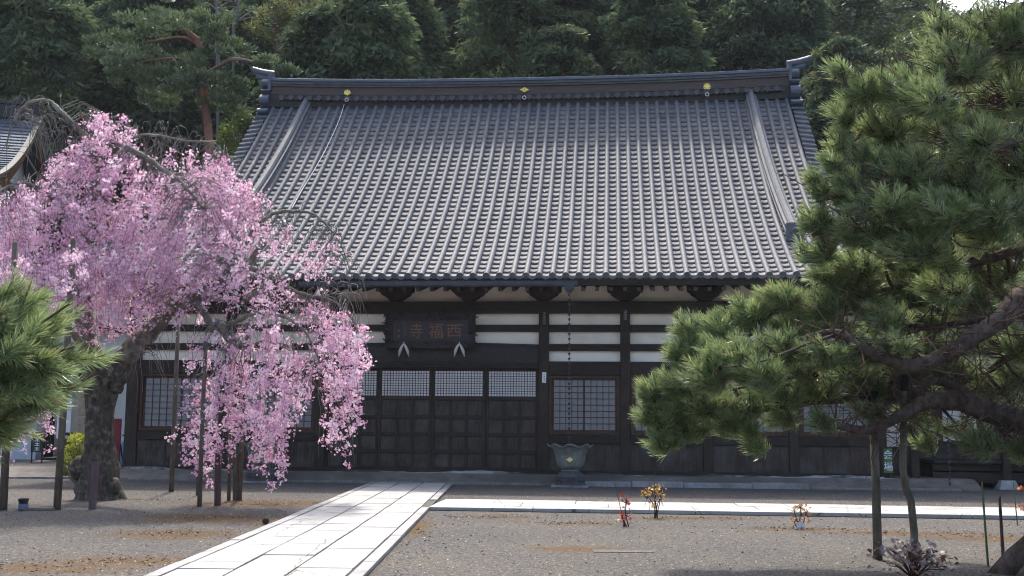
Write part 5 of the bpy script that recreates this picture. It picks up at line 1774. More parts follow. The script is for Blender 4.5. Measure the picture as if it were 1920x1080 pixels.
def place_tufts(P, D, Sc, PRO=PRO):
    Vs, n = [], len(P)
    Fm = frames(D)
    T = []
    idx = rng.integers(0, len(PRO), n)
    for q in range(len(PRO)):
        s = np.where(idx == q)[0]
        if len(s) == 0: continue
        v = np.einsum('nij,kj->nki', Fm[s], PRO[q]) * Sc[s][:, None, None] + P[s][:, None, :]
        Vs.append(v.reshape(-1, 3))
        nn_ = PRO[q].shape[0] // 4
        base = rng.uniform(.1, .8, len(s))
        T.append(np.clip(base[:, None] + rng.normal(size=(len(s), nn_)) * .12, 0, .93).ravel())
    V = np.concatenate(Vs)
    T = np.concatenate(T)
    dead = rng.uniform(size=len(T)) < .02
    T[dead] = 1
    return V, np.arange(len(V)).reshape(-1, 4), T
def pine(t, o, limbs, clumps, Y, seed, coneN=30, budP=.5, sgn=-1.0, dead=0, big=1.0):
    """limbs: pixel paths with depth; clumps: (px, py, rx, ry, dY, n)"""
    r = np.random.default_rng(seed)
    lp, ld = [], []
    for i, L in enumerate(limbs):
        m = MB()
        ps = limb(m, L, Y, 14 if L[0][3] > .06 else 8, .08, i + seed, 9, .10)
        obj('branch', m, BARKP, t, o=o, smooth=True)
        lp += [tuple(q) for q, _ in ps]
    lp = np.array(lp)
    tw2 = MB()
    P, D = [], []
    cones, buds = [], []
    for px, py, rx, ry, dY, n in clumps:
        c = np.array(at(px, py, Y + dY))
        k = (Y + dY) / F
        toward = lp + 0
        j = np.argmin(((lp - c) ** 2).sum(1))
        A = lp[j]
        side = np.array([.0, 0, 0])
        mid = (A + c) / 2 + np.array([0, 0, -.08])
        hub = c + np.array([-sgn * .3 * rx * k, 0, -.3 * ry * k])
        if np.linalg.norm(A - hub) > .05:
            tw2.tube([tuple(A), tuple((A + hub) / 2 + r.normal(size=3) * .05 + np.array([0, 0, -.05])), tuple(hub)], [.026, .02, .014], 6, False)
        for q in range(n):
            u = rdir(1)[0] * r.uniform(.35, 1.0) ** .6
            p = c + u * np.array([rx * k, rx * k * .9, ry * k])
            d = (p - hub)
            d = d / max(.05, np.linalg.norm(d))
            d = d * .75 + np.array([.22 * sgn, 0, .42]) + r.normal(size=3) * .25
            d /= np.linalg.norm(d)
            P.append(p)
            D.append(d)
            m1 = (hub + p) / 2 - d * .05 + np.array([0, 0, -.03])
            tw2.tube([tuple(hub + r.normal(size=3) * .04), tuple(m1), tuple(p)], [.010, .008, .006], 4, False)
            if r.uniform() < .75:                # a second tuft behind on the same twig
                P.append(m1 * .45 + p * .55 + r.normal(size=3) * .03)
                D.append(d * .8 + r.normal(size=3) * .35)
            if r.uniform() < budP * .4:
                b = p + d * .02
                buds.append(MB().tube([tuple(b), tuple(b + d * .03), tuple(b + d * .075)], [.006, .008, .002], 5))
            if r.uniform() < coneN / 1000:
                cc = m1 + r.normal(size=3) * .03
                cones.append(MB().lathe([(.008, 0), (.024, .008), (.034, .026), (.030, .046), (.016, .060), (.004, .066)], tuple(cc), 10, lambda rr, z, a, i: (rr * (1 + .22 * math.sin(5 * a + 2.6 * i)), 0)))
    for q in range(dead):                        # bare inner twigs
        A = lp[r.integers(len(lp))]
        if not 1560 < proj(A)[0] < 1960: continue
        d = r.normal(size=3) * np.array([1, .8, .55])
        d /= np.linalg.norm(d)
        l = r.uniform(.2, .75)
        b1 = A + d * l * .5 + r.normal(size=3) * .05
        b2 = A + d * l + np.array([0, 0, .06]) + r.normal(size=3) * .07
        tw2.tube([tuple(A), tuple(b1), tuple(b2)], [.010, .007, .003], 4, False)
        for _ in range(3):
            e = b1 + (b2 - b1) * r.uniform(0, 1)
            tw2.tube([tuple(e), tuple(e + r.normal(size=3) * .12 + d * .08)], [.005, .002], 3, False)
    P, D = np.array(P), np.array(D)
    V, Fq, T = place_tufts(P, D, big * r.uniform(.85, 1.12, len(P)))
    obj('twigs', tw2, TWIGP, t, o=o)
    npobj('needles', V, Fq, NEED, t, o=o, tint=T)
    for nm, lst, mm in (('cone', cones, CONE), ('bud', buds, BUD)):
        lst.sort(key=lambda q: q.v[0][1])
        for q in lst[:100]:
            obj(nm, q, mm, t, o=o)
        if len(lst) > 100:
            rest = MB()
            for q in lst[100:]: rest.add(q.v, q.f)
            tag(obj(nm + 's', rest, mm, t, o=o), None, None, kind='stuff')
    print('tufts', len(P))
# the big pine on the right: trunk stands just outside the frame, its root swell shows at the corner
YP = 12.6
g = gp(2058, 1086)
pr = thing('pine_tree', 'big spreading pine on the right with long low boughs resting on two props', 'tree', (g.x, g.y, 0))
po_ = tuple(pr.location)
m = MB()
tp_ = smooth_path([(Vector((g.x + .02, g.y, -.1)), .66), (Vector((g.x, g.y, .25)), .50), (Vector((g.x + .1, g.y + .1, .8)), .36), (at(2010, 800, YP), .31), (at(1985, 700, YP), .29), (at(1990, 560, YP), .27), (at(2010, 400, YP), .23), (at(2000, 200, YP), .19), (at(1960, 40, YP), .14), (at(1950, -120, YP), .09)], 6)
m.tube([q for q, _ in tp_], [r_ for _, r_ in tp_], 26, True, .12, 4)
ptr = obj('trunk', m, BARKP, pr, o=po_, smooth=True)
rt = MB()
for k, (a, l) in enumerate(((2.7, 1.0), (3.5, 1.1), (4.2, 1.0), (1.8, .9), (5.4, .9), (.6, .9))):
    d = Vector((math.cos(a), math.sin(a), 0))
    rt.tube([Vector((g.x, g.y, .5)) + d * .25, Vector((g.x, g.y, .28)) + d * .5, Vector((g.x, g.y, .12)) + d * .75, Vector((g.x, g.y, -.06)) + d * l], [.22, .19, .14, .06], 10, True, .18, k)
obj('root', rt, BARKP, pr, o=po_, smooth=True)
PL = [
    [(2000, 540, 0, 0.184), (1925, 555, -.2, 0.138), (1880, 595, -.4, 0.106), (1830, 630, -.5, 0.087), (1770, 665, -.6, 0.078), (1715, 687, -.7, 0.074), (1660, 672, -.7, 0.064), (1610, 650, -.7, 0.051), (1575, 625, -.6, 0.041), (1540, 625, -.6, 0.029), (1490, 640, -.5, 0.020), (1440, 660, -.5, 0.011)],
    [(1995, 800, .2, 0.165), (1920, 790, .3, 0.152), (1850, 770, .3, 0.132), (1790, 750, .3, 0.112), (1730, 757, .2, 0.086), (1680, 785, .1, 0.059), (1630, 805, 0, 0.050), (1580, 800, 0, 0.043), (1545, 785, 0, 0.036), (1530, 760, .1, 0.026)],
    [(1790, 750, .3, 0.094), (1720, 745, .5, 0.072), (1640, 745, .6, 0.061), (1560, 750, .6, 0.047), (1480, 760, .5, 0.032), (1400, 775, .4, 0.022), (1320, 790, .3, 0.013), (1260, 800, .2, 0.007)],
    [(1850, 770, .3, 0.086), (1780, 720, .6, 0.058), (1700, 715, .7, 0.043), (1600, 715, .7, 0.036), (1500, 720, .6, 0.025), (1400, 725, .4, 0.016), (1300, 745, .2, 0.009)],
    [(1880, 595, -.4, 0.043), (1800, 605, .1, 0.036), (1720, 615, .4, 0.032), (1670, 590, .5, 0.025), (1600, 590, .5, 0.018), (1500, 600, .3, 0.012), (1420, 620, .2, 0.007)],
    [(1575, 625, -.6, 0.022), (1500, 650, -.9, 0.014), (1420, 680, -1, 0.009), (1350, 690, -1, 0.006)],
    [(2010, 420, 0, 0.101), (1900, 470, .2, 0.065), (1800, 500, .3, 0.050), (1720, 530, .3, 0.036), (1650, 545, .2, 0.025), (1560, 560, .1, 0.014), (1470, 580, 0, 0.007)],
    [(2010, 380, 0, 0.094), (1900, 390, -.3, 0.058), (1800, 420, -.5, 0.043), (1700, 430, -.6, 0.032), (1600, 440, -.6, 0.022), (1520, 440, -.5, 0.009)],
    [(2000, 260, 0, 0.086), (1900, 270, -.3, 0.058), (1800, 300, -.5, 0.043), (1700, 330, -.6, 0.029), (1600, 360, -.6, 0.018), (1530, 380, -.5, 0.007)],
    [(2000, 200, 0, 0.072), (1900, 180, .2, 0.050), (1800, 200, .2, 0.036), (1700, 220, .1, 0.025), (1620, 240, 0, 0.011)],
    [(1970, 90, 0, 0.065), (1880, 90, -.2, 0.043), (1790, 140, -.3, 0.032), (1700, 170, -.3, 0.022), (1600, 170, -.3, 0.009)],
    [(1950, 0, 0, 0.050), (1860, 30, 0, 0.032), (1780, 80, 0, 0.022), (1760, 50, 0, 0.009)],
    [(1990, 600, 0, 0.086), (1930, 640, .6, 0.058), (1860, 690, .9, 0.043), (1800, 720, 1, 0.032), (1740, 760, 1, 0.022), (1700, 800, 1, 0.009)],
    [(1920, 790, .3, 0.065), (1880, 810, .3, 0.036), (1850, 830, .2, 0.018), (1820, 845, .1, 0.007)],
    [(2000, 450, 0, .10), (2080, 420, .2, .07), (2160, 400, .3, .05), (2240, 420, .3, .02)],
    [(2000, 250, 0, .09), (2070, 220, -.2, .06), (2150, 200, -.3, .03), (2220, 210, -.3, .015)],
    [(1990, 620, 0, .10), (2070, 600, .3, .07), (2150, 580, .4, .04), (2230, 590, .4, .015)],
]
Q = []
for px, py, rx, ry, dY, n in (
    # crown
    (1850, 55, 80, 60, 0, 46), (1780, 120, 80, 60, -.2, 50), (1690, 165, 75, 45, -.3, 44), (1610, 170, 45, 32, -.3, 26), (1650, 240, 70, 45, 0, 44), (1760, 235, 80, 60, .1, 48), (1880, 170, 70, 75, .1, 46), (1890, 300, 70, 75, -.2, 48),
    (1800, 335, 75, 55, -.4, 46), (1700, 325, 75, 50, -.5, 46), (1620, 300, 45, 34, -.4, 26), (1585, 355, 60, 36, -.5, 34), (1532, 350, 24, 20, -.5, 12), (1530, 415, 38, 32, -.5, 24), (1610, 425, 75, 40, -.6, 42), (1710, 420, 80, 50, -.5, 46),
    (1830, 420, 85, 55, -.3, 46), (1535, 470, 40, 26, -.4, 20), (1600, 500, 60, 36, 0, 34), (1545, 520, 45, 26, .1, 26), (1760, 45, 25, 35, 0, 12), (1905, 60, 40, 60, -.3, 26), (1580, 215, 34, 26, -.2, 15), (1570, 265, 26, 20, -.2, 10), (1575, 130, 22, 14, -.3, 9),
    (1740, 180, 60, 40, -.8, 26), (1820, 260, 60, 45, -.9, 28), (1650, 380, 60, 36, -.9, 26), (1760, 390, 60, 40, -1, 26), (1560, 305, 24, 18, -.5, 9), (1905, 400, 40, 50, -.2, 20), (1520, 330, 18, 12, -.5, 6),
    # middle tier
    (1460, 560, 55, 26, 0, 32), (1400, 585, 50, 30, 0, 34), (1530, 570, 60, 34, .1, 38), (1610, 560, 60, 34, .2, 32), (1345, 615, 45, 32, 0, 28), (1283, 615, 26, 26, 0, 16), (1262, 655, 24, 16, 0, 9), (1300, 660, 45, 30, 0, 28), (1480, 620, 60, 34, .1, 32), (1560, 610, 55, 26, .3, 26),
    (1370, 660, 60, 34, -.6, 38), (1450, 650, 60, 34, -.5, 34), (1320, 700, 55, 30, -.6, 32), (1410, 700, 60, 30, -.8, 32), (1500, 690, 60, 30, .3, 28), (1590, 690, 60, 30, .5, 24), (1660, 610, 50, 26, .6, 20), (1740, 590, 60, 34, .7, 24), (1700, 555, 60, 26, .5, 24), (1810, 560, 60, 34, .7, 24), (1790, 470, 70, 36, .5, 24), (1880, 500, 50, 36, .6, 18),
    # lowest bough
    (1225, 735, 34, 26, .1, 20), (1265, 715, 40, 30, 0, 26), (1212, 775, 26, 20, .2, 14), (1250, 780, 50, 30, .2, 32), (1310, 760, 60, 34, .1, 36), (1390, 750, 60, 30, .3, 32), (1460, 735, 60, 30, .4, 30), (1240, 825, 36, 18, .2, 18), (1295, 805, 40, 18, .2, 20), (1360, 790, 40, 16, .3, 16), (1418, 832, 18, 13, .3, 9), (1400, 800, 24, 12, .3, 8),
    (1530, 730, 60, 26, .5, 26), (1470, 780, 40, 16, .5, 12), (1540, 790, 34, 14, 0, 10), (1620, 730, 50, 26, .6, 20), (1700, 690, 50, 30, .8, 18), (1780, 650, 60, 30, .8, 22), (1870, 640, 60, 36, .8, 22), (1900, 700, 40, 34, .9, 16), (1700, 775, 40, 18, 1, 10),
    (1850, 385, 70, 40, -.7, 26), (1780, 400, 60, 36, -.9, 24), (1709, 462, 70, 28, -.8, 28), (1760, 480, 60, 26, -.4, 22), (1640, 480, 60, 30, .4, 28), (1720, 485, 60, 30, .6, 28), (1800, 465, 60, 30, .7, 26), (1880, 455, 50, 34, .5, 22), (1690, 525, 60, 26, .8, 22), (1570, 520, 50, 26, .5, 20), (1640, 640, 60, 30, .9, 22), (1750, 700, 60, 24, 1.1, 18), (1600, 660, 60, 30, -.5, 26), (1530, 660, 50, 30, -.7, 24), (1680, 640, 40, 20, -.8, 12),
    (2080, 90, 80, 60, 0, 26), (2160, 180, 80, 50, -.3, 26), (2230, 210, 60, 40, -.3, 18), (2090, 200, 60, 40, -.2, 18), (2000, 60, 60, 60, 0, 20), (2120, 390, 80, 40, .3, 28), (2220, 410, 70, 40, .3, 22), (2060, 380, 50, 40, .4, 16), (2130, 560, 80, 40, .4, 26), (2220, 580, 70, 40, .4, 22), (2010, -40, 90, 50, 0, 26), (1920, -60, 90, 50, 0, 24),
    (1850, 725, 60, 26, 1.0, 26), (1780, 690, 60, 26, 1.0, 24), (1650, 705, 60, 24, 1.0, 22), (1900, 770, 40, 26, 1.1, 18), (1720, 640, 60, 30, 1.0, 26), (1895, 560, 50, 40, .9, 22), (1840, 525, 60, 30, .8, 24), (1770, 540, 60, 30, -.2, 22), (1660, 590, 60, 24, -.3, 20), (1900, 650, 40, 40, 1.2, 20),
    (1840, 830, 42, 24, .1, 22), (1730, 825, 26, 18, 1, 11), (1905, 842, 22, 14, .2, 8), (1790, 800, 40, 18, .9, 10), (1880, 780, 40, 22, .8, 14), (1630, 770, 36, 14, .3, 8)):
    Q.append((px, py, rx, ry, dY, int(n * 1.25)))
pine(pr, po_, PL, Q, YP, 5, 34, dead=1000)
# the near pine at the left edge
YL = 8.2
g = at(-330, 900, YL)
plf = thing('pine_tree', 'pine bough reaching in from the left edge in front of the cherry', 'tree', (g.x, YL, 0))
lo_ = (g.x, YL, 0)
m = MB()
tpl = smooth_path([(Vector((g.x, YL, -.1)), .22), (Vector((g.x, YL, .4)), .16), (at(-320, 760, YL), .13), (at(-300, 600, YL), .11), (at(-310, 400, YL), .085), (at(-290, 220, YL), .05), (at(-280, 80, YL), .02)], 5)
m.tube([q for q, _ in tpl], [r_ for _, r_ in tpl], 14, True, .1, 2)
obj('trunk', m, BARKP, plf, o=lo_, smooth=True)
LL = [
    [(-310, 740, 0, .09), (-150, 740, 0, .06), (-60, 720, 0, .045), (20, 690, 0, .03), (80, 670, 0, .018), (140, 650, 0, .008)],
    [(-150, 740, 0, .05), (-60, 680, -.2, .03), (10, 640, -.2, .02), (70, 610, -.2, .012), (130, 570, -.2, .006)],
    [(-305, 650, 0, .07), (-120, 640, .2, .04), (-30, 610, .2, .025), (40, 580, .2, .014), (90, 555, .2, .006)],
    [(-60, 720, 0, .03), (10, 740, .1, .02), (70, 730, .1, .012), (120, 715, .1, .006)],
]
def plumes(t, o, shoots, Y, seed):
    """long shoots clothed in needles along their outer length, with side shoots"""
    r = np.random.default_rng(seed)
    P, D = [], []
    tw2 = MB()
    nb = 0
    for x0, y0, x1, y1, dY in shoots:
        a, b = np.array(at(x0, y0, Y + dY)), np.array(at(x1, y1, Y + dY + r.uniform(-.15, .15)))
        subs = [(a, b, .25, .010)]
        for q in range(r.integers(4, 7)):
            f = r.uniform(.25, .85)
            c = a + (b - a) * f
            d = (b - a) / np.linalg.norm(b - a) * .7 + np.array([r.normal() * .25, r.normal() * .45, r.normal() * .40])
            subs.append((c, c + d * r.uniform(.18, .34), .05, .006))
        for p0, p1, f0, rr in subs:
            L = np.linalg.norm(p1 - p0)
            d = (p1 - p0) / L
            bend = np.array([0, 0, .10 * L])
            cur = lambda f: p0 + (p1 - p0) * f - bend * math.sin(3.14 * f)
            tw2.tube([tuple(cur(f)) for f in np.linspace(0, 1, 6)], [rr * (1.2 - .8 * f) for f in np.linspace(0, 1, 6)], 5, False)
            n = max(2, int(L * (1 - f0) / .075))
            for f in np.linspace(f0, .98, n):
                P.append(cur(f) + r.normal(size=3) * .01)
                D.append(d + np.array([0, 0, .28 * f]) + r.normal(size=3) * .16)
            if r.uniform() < .25:
                e = cur(1.0)
                obj('bud', MB().tube([tuple(e + d * .03), tuple(e + d * .06), tuple(e + d * .11)], [.007, .009, .002], 5), BUD, t, o=o)
    P, D = np.array(P), np.array(D)
    V, Fq, T = place_tufts(P, D, r.uniform(.95, 1.2, len(P)), PROL)
    obj('twigs', tw2, TWIGP, t, o=o)
    npobj('needles', V, Fq, NEED, t, o=o, tint=T)
for i, L in enumerate(LL):
    m = MB()
    limb(m, L, YL, 8, .05, i + 9, 5, .1)
    obj('branch', m, BARKP, plf, o=lo_, smooth=True)
plumes(plf, lo_, [(-80, 712, 137, 658, 0), (-50, 677, 110, 618, .1), (-60, 652, 112, 582, .2), (-60, 617, 77, 558, 0), (-70, 592, 17, 556, .1), (-60, 727, 117, 722, 0), (-70, 747, 67, 751, .1), (-80, 767, 17, 791, 0), (-10, 672, 92, 671, -.2),
                  (-50, 642, 47, 616, -.2), (-80, 702, 42, 706, -.2), (-60, 672, 27, 656, -.3), (-80, 752, -8, 756, -.2), (-80, 632, -8, 591, -.2), (-40, 702, 82, 696, .3), (-72, 782, -4, 808, .1), (-20, 622, 102, 596, .3), (-50, 732, 32, 731, .3)], YL, 9)
plumes(plf, lo_, [(-300, yy_ + 40, xx_, yy_, dd_) for xx_, yy_, dd_ in ((-200, 60, 0), (-380, 90, .2), (-180, 180, .3), (-420, 200, -.2), (-160, 300, -.3), (-430, 330, .3), (-300, 20, 0), (-250, 130, -.5), (-340, 260, .5), (-140, 400, .4), (-450, 460, 0), (-170, 500, .5), (-480, 600, .2), (-200, 420, -.5), (-400, 420, -.4), (-450, 560, -.4), (-250, 330, .6), (-360, 150, -.4))], YL, 10)

# props under the right pine, with black lashings
PG = 'props under the big right pine'
ROPE = mat('black_lashing', (.010, .010, .010), .9, .2, 10)
t, P = pole('prop', [(1646, 1049), (1642, 900), (1636, 745)], .052, .046, MOSSPOLE, 'straight prop with a black lashing under the right pine', 'post', PG, 12)
p = P[-1] - Vector((0, 0, .0))
obj('lashing', MB().lathe([(.060, -.10), (.070, -.05), (.068, 0), (.074, .04), (.055, .07)], tuple(p - t.location), 12), ROPE, t)
t, P = pole('prop', [(1716, 1052), (1714, 1000), (1708, 940), (1698, 915), (1693, 880), (1694, 800), (1694, 720), (1690, 690)], .044, .036, MOSSPOLE, 'crooked prop with a kink near its foot under the right pine', 'post', PG, 12)
p = P[-2] + Vector((0, 0, .02))
obj('lashing', MB().lathe([(.046, -.10), (.056, -.05), (.054, 0), (.058, .06), (.046, .09)], tuple(p - t.location), 12), ROPE, t)
GRST = mat('green_bamboo', (.075, .115, .040), .5, .3, 4, 0, None, (4, 4, 1))
for pts, r_, m_, lab in (([(1853, 1062), (1841, 903)], .014, GRST, 'tall thin green bamboo cane at the lower right'), ([(1881, 1042), (1874, 930)], .022, POLER, 'short dark purplish stake between the two thin canes'), ([(1908, 985), (1900, 903)], .010, GRST, 'thin dark cane nearest the right edge')):
    g = gp(*pts[0])
    t = thing('cane', lab, 'stake', (g.x, g.y, 0), 0, 'canes by the right pine')
    a, b = Vector((g.x, g.y, -.05)), at(*pts[1], g.y)
    mb = MB()
    ps_, rs_ = [], []
    for k in range(13):
        ps_.append(a + (b - a) * k / 12)
        rs_.append(r_ * (1.12 if k % 3 == 0 else 1) * (1 - .25 * k / 12))
    obj('shaft', mb.tube(ps_, rs_, 8), m_, t, o=t.location, smooth=True)

# ------------------------------------------------------------------ maple seedlings and shrubs
def maple_leaf_arrays(P, D, s, lobes=5):
    """palmate leaves: each lobe a narrow quad"""
    Fm = frames(D)
    Vs = []
    for k in range(lobes):
        a = (k - (lobes - 1) / 2) * .62
        d = np.array([math.sin(a), math.cos(a), -.15])
        sd = np.array([math.cos(a), -math.sin(a), 0])
        l = 1.0 - .10 * abs(k - (lobes - 1) / 2) ** 1.3
        q = np.stack([d * 0, d * .45 * l + sd * .14, d * l, d * .45 * l - sd * .14])
        Vs.append(P[:, None, :] + s[:, None, None] * np.einsum('nij,kj->nki', Fm, q))
    V = np.stack(Vs, 1).reshape(-1, 3)
    return V, np.arange(len(V)).reshape(-1, 4)
def seedling(px, py, stems, label, cols, leaf, n_leaf, seed, extra=None, cane=None):
    g = gp(px, py)
    r = np.random.default_rng(seed)
    t = thing('maple_seedling', label, 'seedling', (g.x, g.y, 0), 0, 'young maples in the gravel')
    k = g.y / F
    st_ = MB()
    P, D = [], []
    for (x, y, br) in stems:
        top = at(x, y, g.y + r.uniform(-.12, .12))
        b = Vector((g.x + r.uniform(-.04, .04), g.y, 0))
        mid = (b + top) / 2 + Vector((r.uniform(-.05, .05), 0, .03))
        st_.tube([q for q, _ in smooth_path([(b, .01), (mid, .01), (top, .01)], 4)], [.010, .010, .009, .009, .008, .007, .006, .005, .004], 5)
        for q in range(int(br * 1.7)):
            c = np.array(top) + r.normal(size=3) * np.array([.052, .052, .035])
            if r.uniform() < .22:
                f = r.uniform(.35, .9)
                c = np.array(b + (top - b) * f) + r.normal(size=3) * .06
            st_.tube([tuple(np.array(top) - np.array([0, 0, .05])), tuple(c)], .003, 3)
            P.append(c)
            D.append(r.normal(size=3) * .6 + np.array([0, -.6, .7]))
    P, D = np.array(P), np.array(D)
    V, Fq = maple_leaf_arrays(P, D, leaf * r.uniform(.7, 1.2, len(P)))
    obj('stem', st_, mat('maple_stem', (.06, .018, .020), .7, .3, 10), t, o=(g.x, g.y, 0))
    npobj('leaves', V, Fq, leafmat('maple_leaf', cols, .4, .06, .4), t, o=(g.x, g.y, 0), tint=np.repeat(np.clip(r.uniform(0, 1, len(P)), 0, 1), 5))
    if cane:
        a, b = gp(*cane[0]), None
        b = at(cane[1][0], cane[1][1], a.y)
        obj('cane', MB().tube([a, b], [.006, .005], 5), POLE, t, o=(g.x, g.y, 0))
    return t
RD = [(0, (.20, .012, .010)), (.6, (.42, .035, .018)), (1, (.50, .12, .03))]
YE = [(0, (.38, .20, .02)), (.6, (.60, .38, .03)), (1, (.55, .22, .03))]
OR = [(0, (.28, .14, .02)), (.5, (.52, .17, .03)), (1, (.42, .33, .03))]
seedling(1174, 987, [(1175, 937, 10), (1168, 965, 5), (1178, 962, 4), (1172, 975, 3)], 'small red leaved maple seedling in the gravel before the cross path', RD, .048, 0, 1, cane=((1171, 985), (1152, 903)))
seedling(1229, 972, [(1222, 920, 9), (1238, 918, 8), (1229, 912, 6), (1213, 930, 6), (1240, 930, 4)], 'yellow leaved maple seedling tied to a thin upright cane', YE, .046, 0, 2, cane=((1229, 972), (1227, 885)))
t = seedling(1499, 992, [(1500, 946, 9), (1488, 952, 5), (1512, 954, 5), (1497, 972, 8)], 'orange leaved maple seedling with a blue and white wrap at its foot', OR, .046, 0, 3)
obj('wrap', MB().lathe([(.055, 0), (.062, .04), (.052, .09), (.040, .12)], n=10, rf=lambda r, z, a, i: (r * (1 + .2 * math.sin(3 * a + i)), 0)), mat('wrap_white', (.55, .60, .66), .5, .1, 5, blotch=(.08, .26, .45), bl_scale=14, bl_lo=.55, bl_hi=.58), t, smooth=False)
seedling(1930, 965, [(1916, 915, 5), (1914, 950, 6), (1935, 905, 6), (1940, 930, 5)], 'orange red maple seedling cut by the right edge of the view', RD[1:] + [(1, (.55, .2, .05))] if False else [(0, (.40, .07, .02)), (1, (.60, .20, .04))], .065, 0, 4)
# bronze leaved shrub at the foot of the crooked prop
g = gp(1712, 1085)
sb = thing('bronze_shrub', 'low bronze purple leaved shrub at the bottom edge by the crooked prop', 'shrub', (g.x, g.y, 0))
r = np.random.default_rng(44)
st_ = MB()
P, D = [], []
for k in range(36):
    a = r.uniform(0, 6.28)
    R0 = r.uniform(.05, .33)
    top = np.array([g.x + R0 * math.cos(a) * 1.1, g.y + R0 * math.sin(a) * .7, r.uniform(.08, .30)])
    st_.tube([(g.x, g.y, 0), tuple((top + np.array([g.x, g.y, .1])) / 2), tuple(top)], [.008, .006, .003], 4)
    for q in range(7):
        P.append(top + r.normal(size=3) * np.array([.08, .08, .05]))
        D.append(r.normal(size=3) * .6 + np.array([0, -.3, .9]))
P, D = np.array(P), np.array(D)
P[:, 2] = P[:, 2].clip(.03)
V, Fq = maple_leaf_arrays(P, D, r.uniform(.038, .066, len(P)))
obj('stem', st_, mat('maple_stem', (.06, .018, .020), .7, .3, 10), sb, o=(g.x, g.y, 0))
npobj('leaves', V, Fq, leafmat('bronze_leaf', [(0, (.075, .035, .042)), (.5, (.13, .065, .07)), (.8, (.19, .06, .03)), (1, (.12, .15, .04))], .3, .12, .4), sb, o=(g.x, g.y, 0), tint=np.repeat(r.uniform(0, 1, len(P)) ** 1.3, 5))
# yellow green shrub behind the cherry trunk
def leafy(px, py, Y, name, label, cat, blobs, cols, n, sz, seed):
    g = at(px, py, Y)
    t = thing(name, label, cat, (g.x, Y, 0))
    r = np.random.default_rng(seed)
    C, D, T = [], [], []
    st_ = MB()
    for bx, by, br in blobs:
        c = np.array(at(bx, by, Y + r.uniform(-.3, .3)))
        k = Y / F
        st_.tube([(g.x, Y, 0), ((g.x + c[0]) / 2, Y, c[2] * .6), tuple(c)], [.025, .018, .008], 5)
        u = rdir(n) * r.uniform(.2, 1, (n, 1)) ** .5
        C.append(c + u * br * k)
        D.append(u + r.normal(size=(n, 3)) * .5 + np.array([0, 0, .2]))
        T.append(np.clip(r.uniform(.3, .7) + r.normal(size=n) * .2, 0, 1))
    C, D, T = map(np.concatenate, (C, D, T))
    C[:, 2] = C[:, 2].clip(.03)
    V, Fq = quads(C, D, sz * .5 * r.uniform(.7, 1.2, len(C)), sz * r.uniform(.7, 1.2, len(C)))
    obj('stem', st_, BARKF, t, o=(g.x, Y, 0))
    npobj('foliage', V, Fq, leafmat(name + '_leaf', cols, .45, .06, .4), t, o=(g.x, Y, 0), tint=T)
YS = 25.5
leafy(148, 900, YS, 'yellow_shrub', 'fresh yellow green shrub behind the foot of the cherry trunk', 'shrub',
      [(140, 825, 14), (150, 840, 18), (130, 845, 14), (142, 860, 18), (160, 855, 16), (125, 865, 12), (122, 885, 8), (150, 822, 10), (210, 855, 10), (214, 870, 8), (205, 845, 9), (190, 860, 14), (112, 868, 5)],
      [(0, (.16, .20, .015)), (.5, (.32, .36, .03)), (1, (.50, .48, .05))], 130, .085, 3)

# ------------------------------------------------------------------ loose small things on the gravel (nobody could count them)
def scatter_ok(x, y):
    if XL - .05 < x < XR + .05 and y < 28: return False
    l = tl((x, y, 0))
    if l.y > VK - .05 or (vN - .05 < l.y < vF + .05 and l.x > uS - .1): return False
    return True
pts = []
Rg = np.random.default_rng(12)
while len(pts) < 15000:
    y = 9.5 + 18 * Rg.uniform() ** 1.6
    x = Rg.uniform(-.5, .5) * y * .98
    if scatter_ok(x, y): pts.append((x, y, 0))
C = np.array(pts)
n = len(C)
base = np.array([[1, 0, 0], [0, 1, 0], [-1, 0, 0], [0, -1, 0], [0, 0, .8]])
s = (.004 + .011 * Rg.uniform(0, 1, n) ** 2)[:, None, None]
an = Rg.uniform(0, 6.28, n)
Rm_ = np.stack([np.stack([np.cos(an), -np.sin(an), 0 * an], 1), np.stack([np.sin(an), np.cos(an), 0 * an], 1), np.stack([0 * an, 0 * an, 0 * an + 1], 1)], 1)
V = np.einsum('nij,nkj->nki', Rm_, base[None] * Rg.uniform(.6, 1.3, (n, 5, 3))) * s + C[:, None, :]
f0 = np.array([[0, 1, 4], [1, 2, 4], [2, 3, 4], [3, 0, 4]])
Fq = (np.arange(n)[:, None, None] * 5 + f0[None]).reshape(-1, 3)
PEB = leafmat('pebble', [(0, (.05, .05, .052)), (.5, (.11, .107, .103)), (.85, (.16, .155, .145)), (1, (.33, .32, .30))], 0, .02, .6)
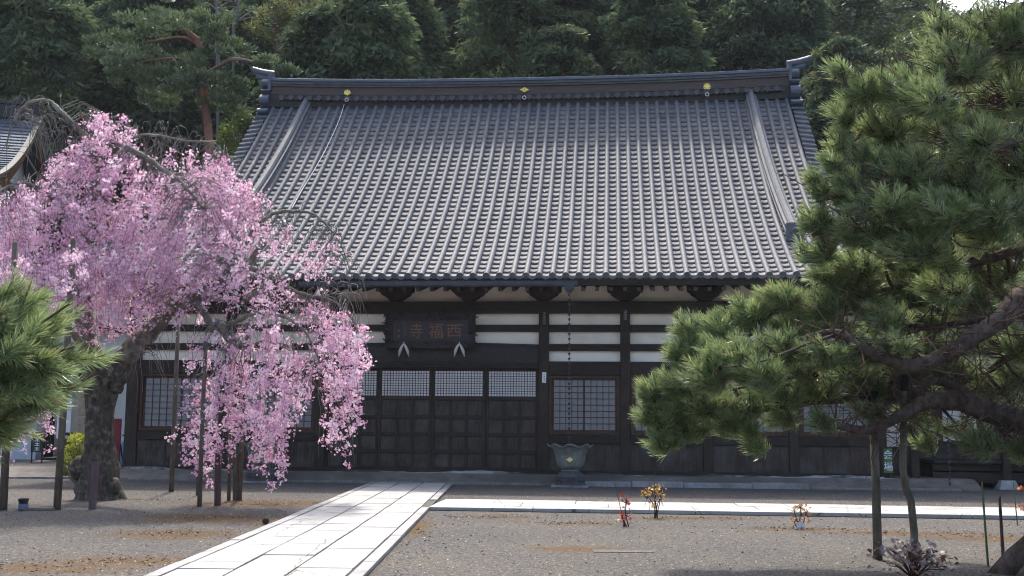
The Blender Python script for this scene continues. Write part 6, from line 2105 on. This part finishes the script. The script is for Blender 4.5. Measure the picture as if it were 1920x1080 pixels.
tag(npobj('pebbles', V.reshape(-1, 3), Fq, PEB, tint=np.repeat(Rg.uniform(0, 1, n), 4)), 'loose grey and pale pebbles lying on the gravel', 'pebbles', kind='stuff')
pts = []
spots = [(500, 943, 1.5, .6), (410, 972, 1.2, .5), (330, 1000, .8, .4), (250, 1052, 1.2, .5), (70, 1066, 1.1, .5), (1085, 982, .9, .3), (930, 970, .9, .3), (1290, 972, 1.2, .3), (1500, 992, 1, .3), (1880, 1005, 1.3, .5), (1700, 1000, 1.3, .4), (235, 938, .8, .25), (770, 1000, .5, 2.5)]
while len(pts) < 3800:
    if Rg.uniform() < .55:
        px, py, rx, ry = spots[Rg.integers(len(spots))]
        g = gp(px, py)
        x, y = g.x + Rg.normal() * rx * .6, g.y + Rg.normal() * ry * .6
    else:
        y = 10 + 14 * Rg.uniform() ** 1.3
        x = Rg.uniform(-.5, .5) * y
    if scatter_ok(x, y): pts.append((x, y, .008 + .01 * Rg.uniform()))
C = np.array(pts)
D = Rg.normal(size=(len(C), 3)) * np.array([1, 1, .18])
V, Fq = quads(C, D, Rg.uniform(.006, .018, len(C)), Rg.uniform(.02, .055, len(C)))
LIT = leafmat('leaf_litter', [(0, (.05, .026, .012)), (.5, (.12, .066, .032)), (.85, (.20, .12, .06)), (1, (.30, .26, .19))], .1, .02, .6)
tag(npobj('fallen_leaves', V, Fq, LIT, tint=Rg.uniform(0, 1, len(C))), 'brown fallen leaves and needles lying on the gravel', 'fallen leaves', kind='stuff')

# ------------------------------------------------------------------ air: faint haze between the courtyard and the hill
hz = MB().box(-110, 110, -15, 190, -1.2, 112)
hzo = obj('haze', hz, None)
hm = bpy.data.materials.new('haze_air')
hm.use_nodes = True
hm.node_tree.nodes.clear()
ho = hm.node_tree.nodes.new('ShaderNodeOutputMaterial')
pv = hm.node_tree.nodes.new('ShaderNodeVolumePrincipled')
pv.inputs['Color'].default_value = (.86, .92, 1.0, 1)
pv.inputs['Density'].default_value = 0.00024
hm.node_tree.links.new(pv.outputs[0], ho.inputs['Volume'])
hzo.data.materials.append(hm)
tag(hzo, None, None, kind='stuff')
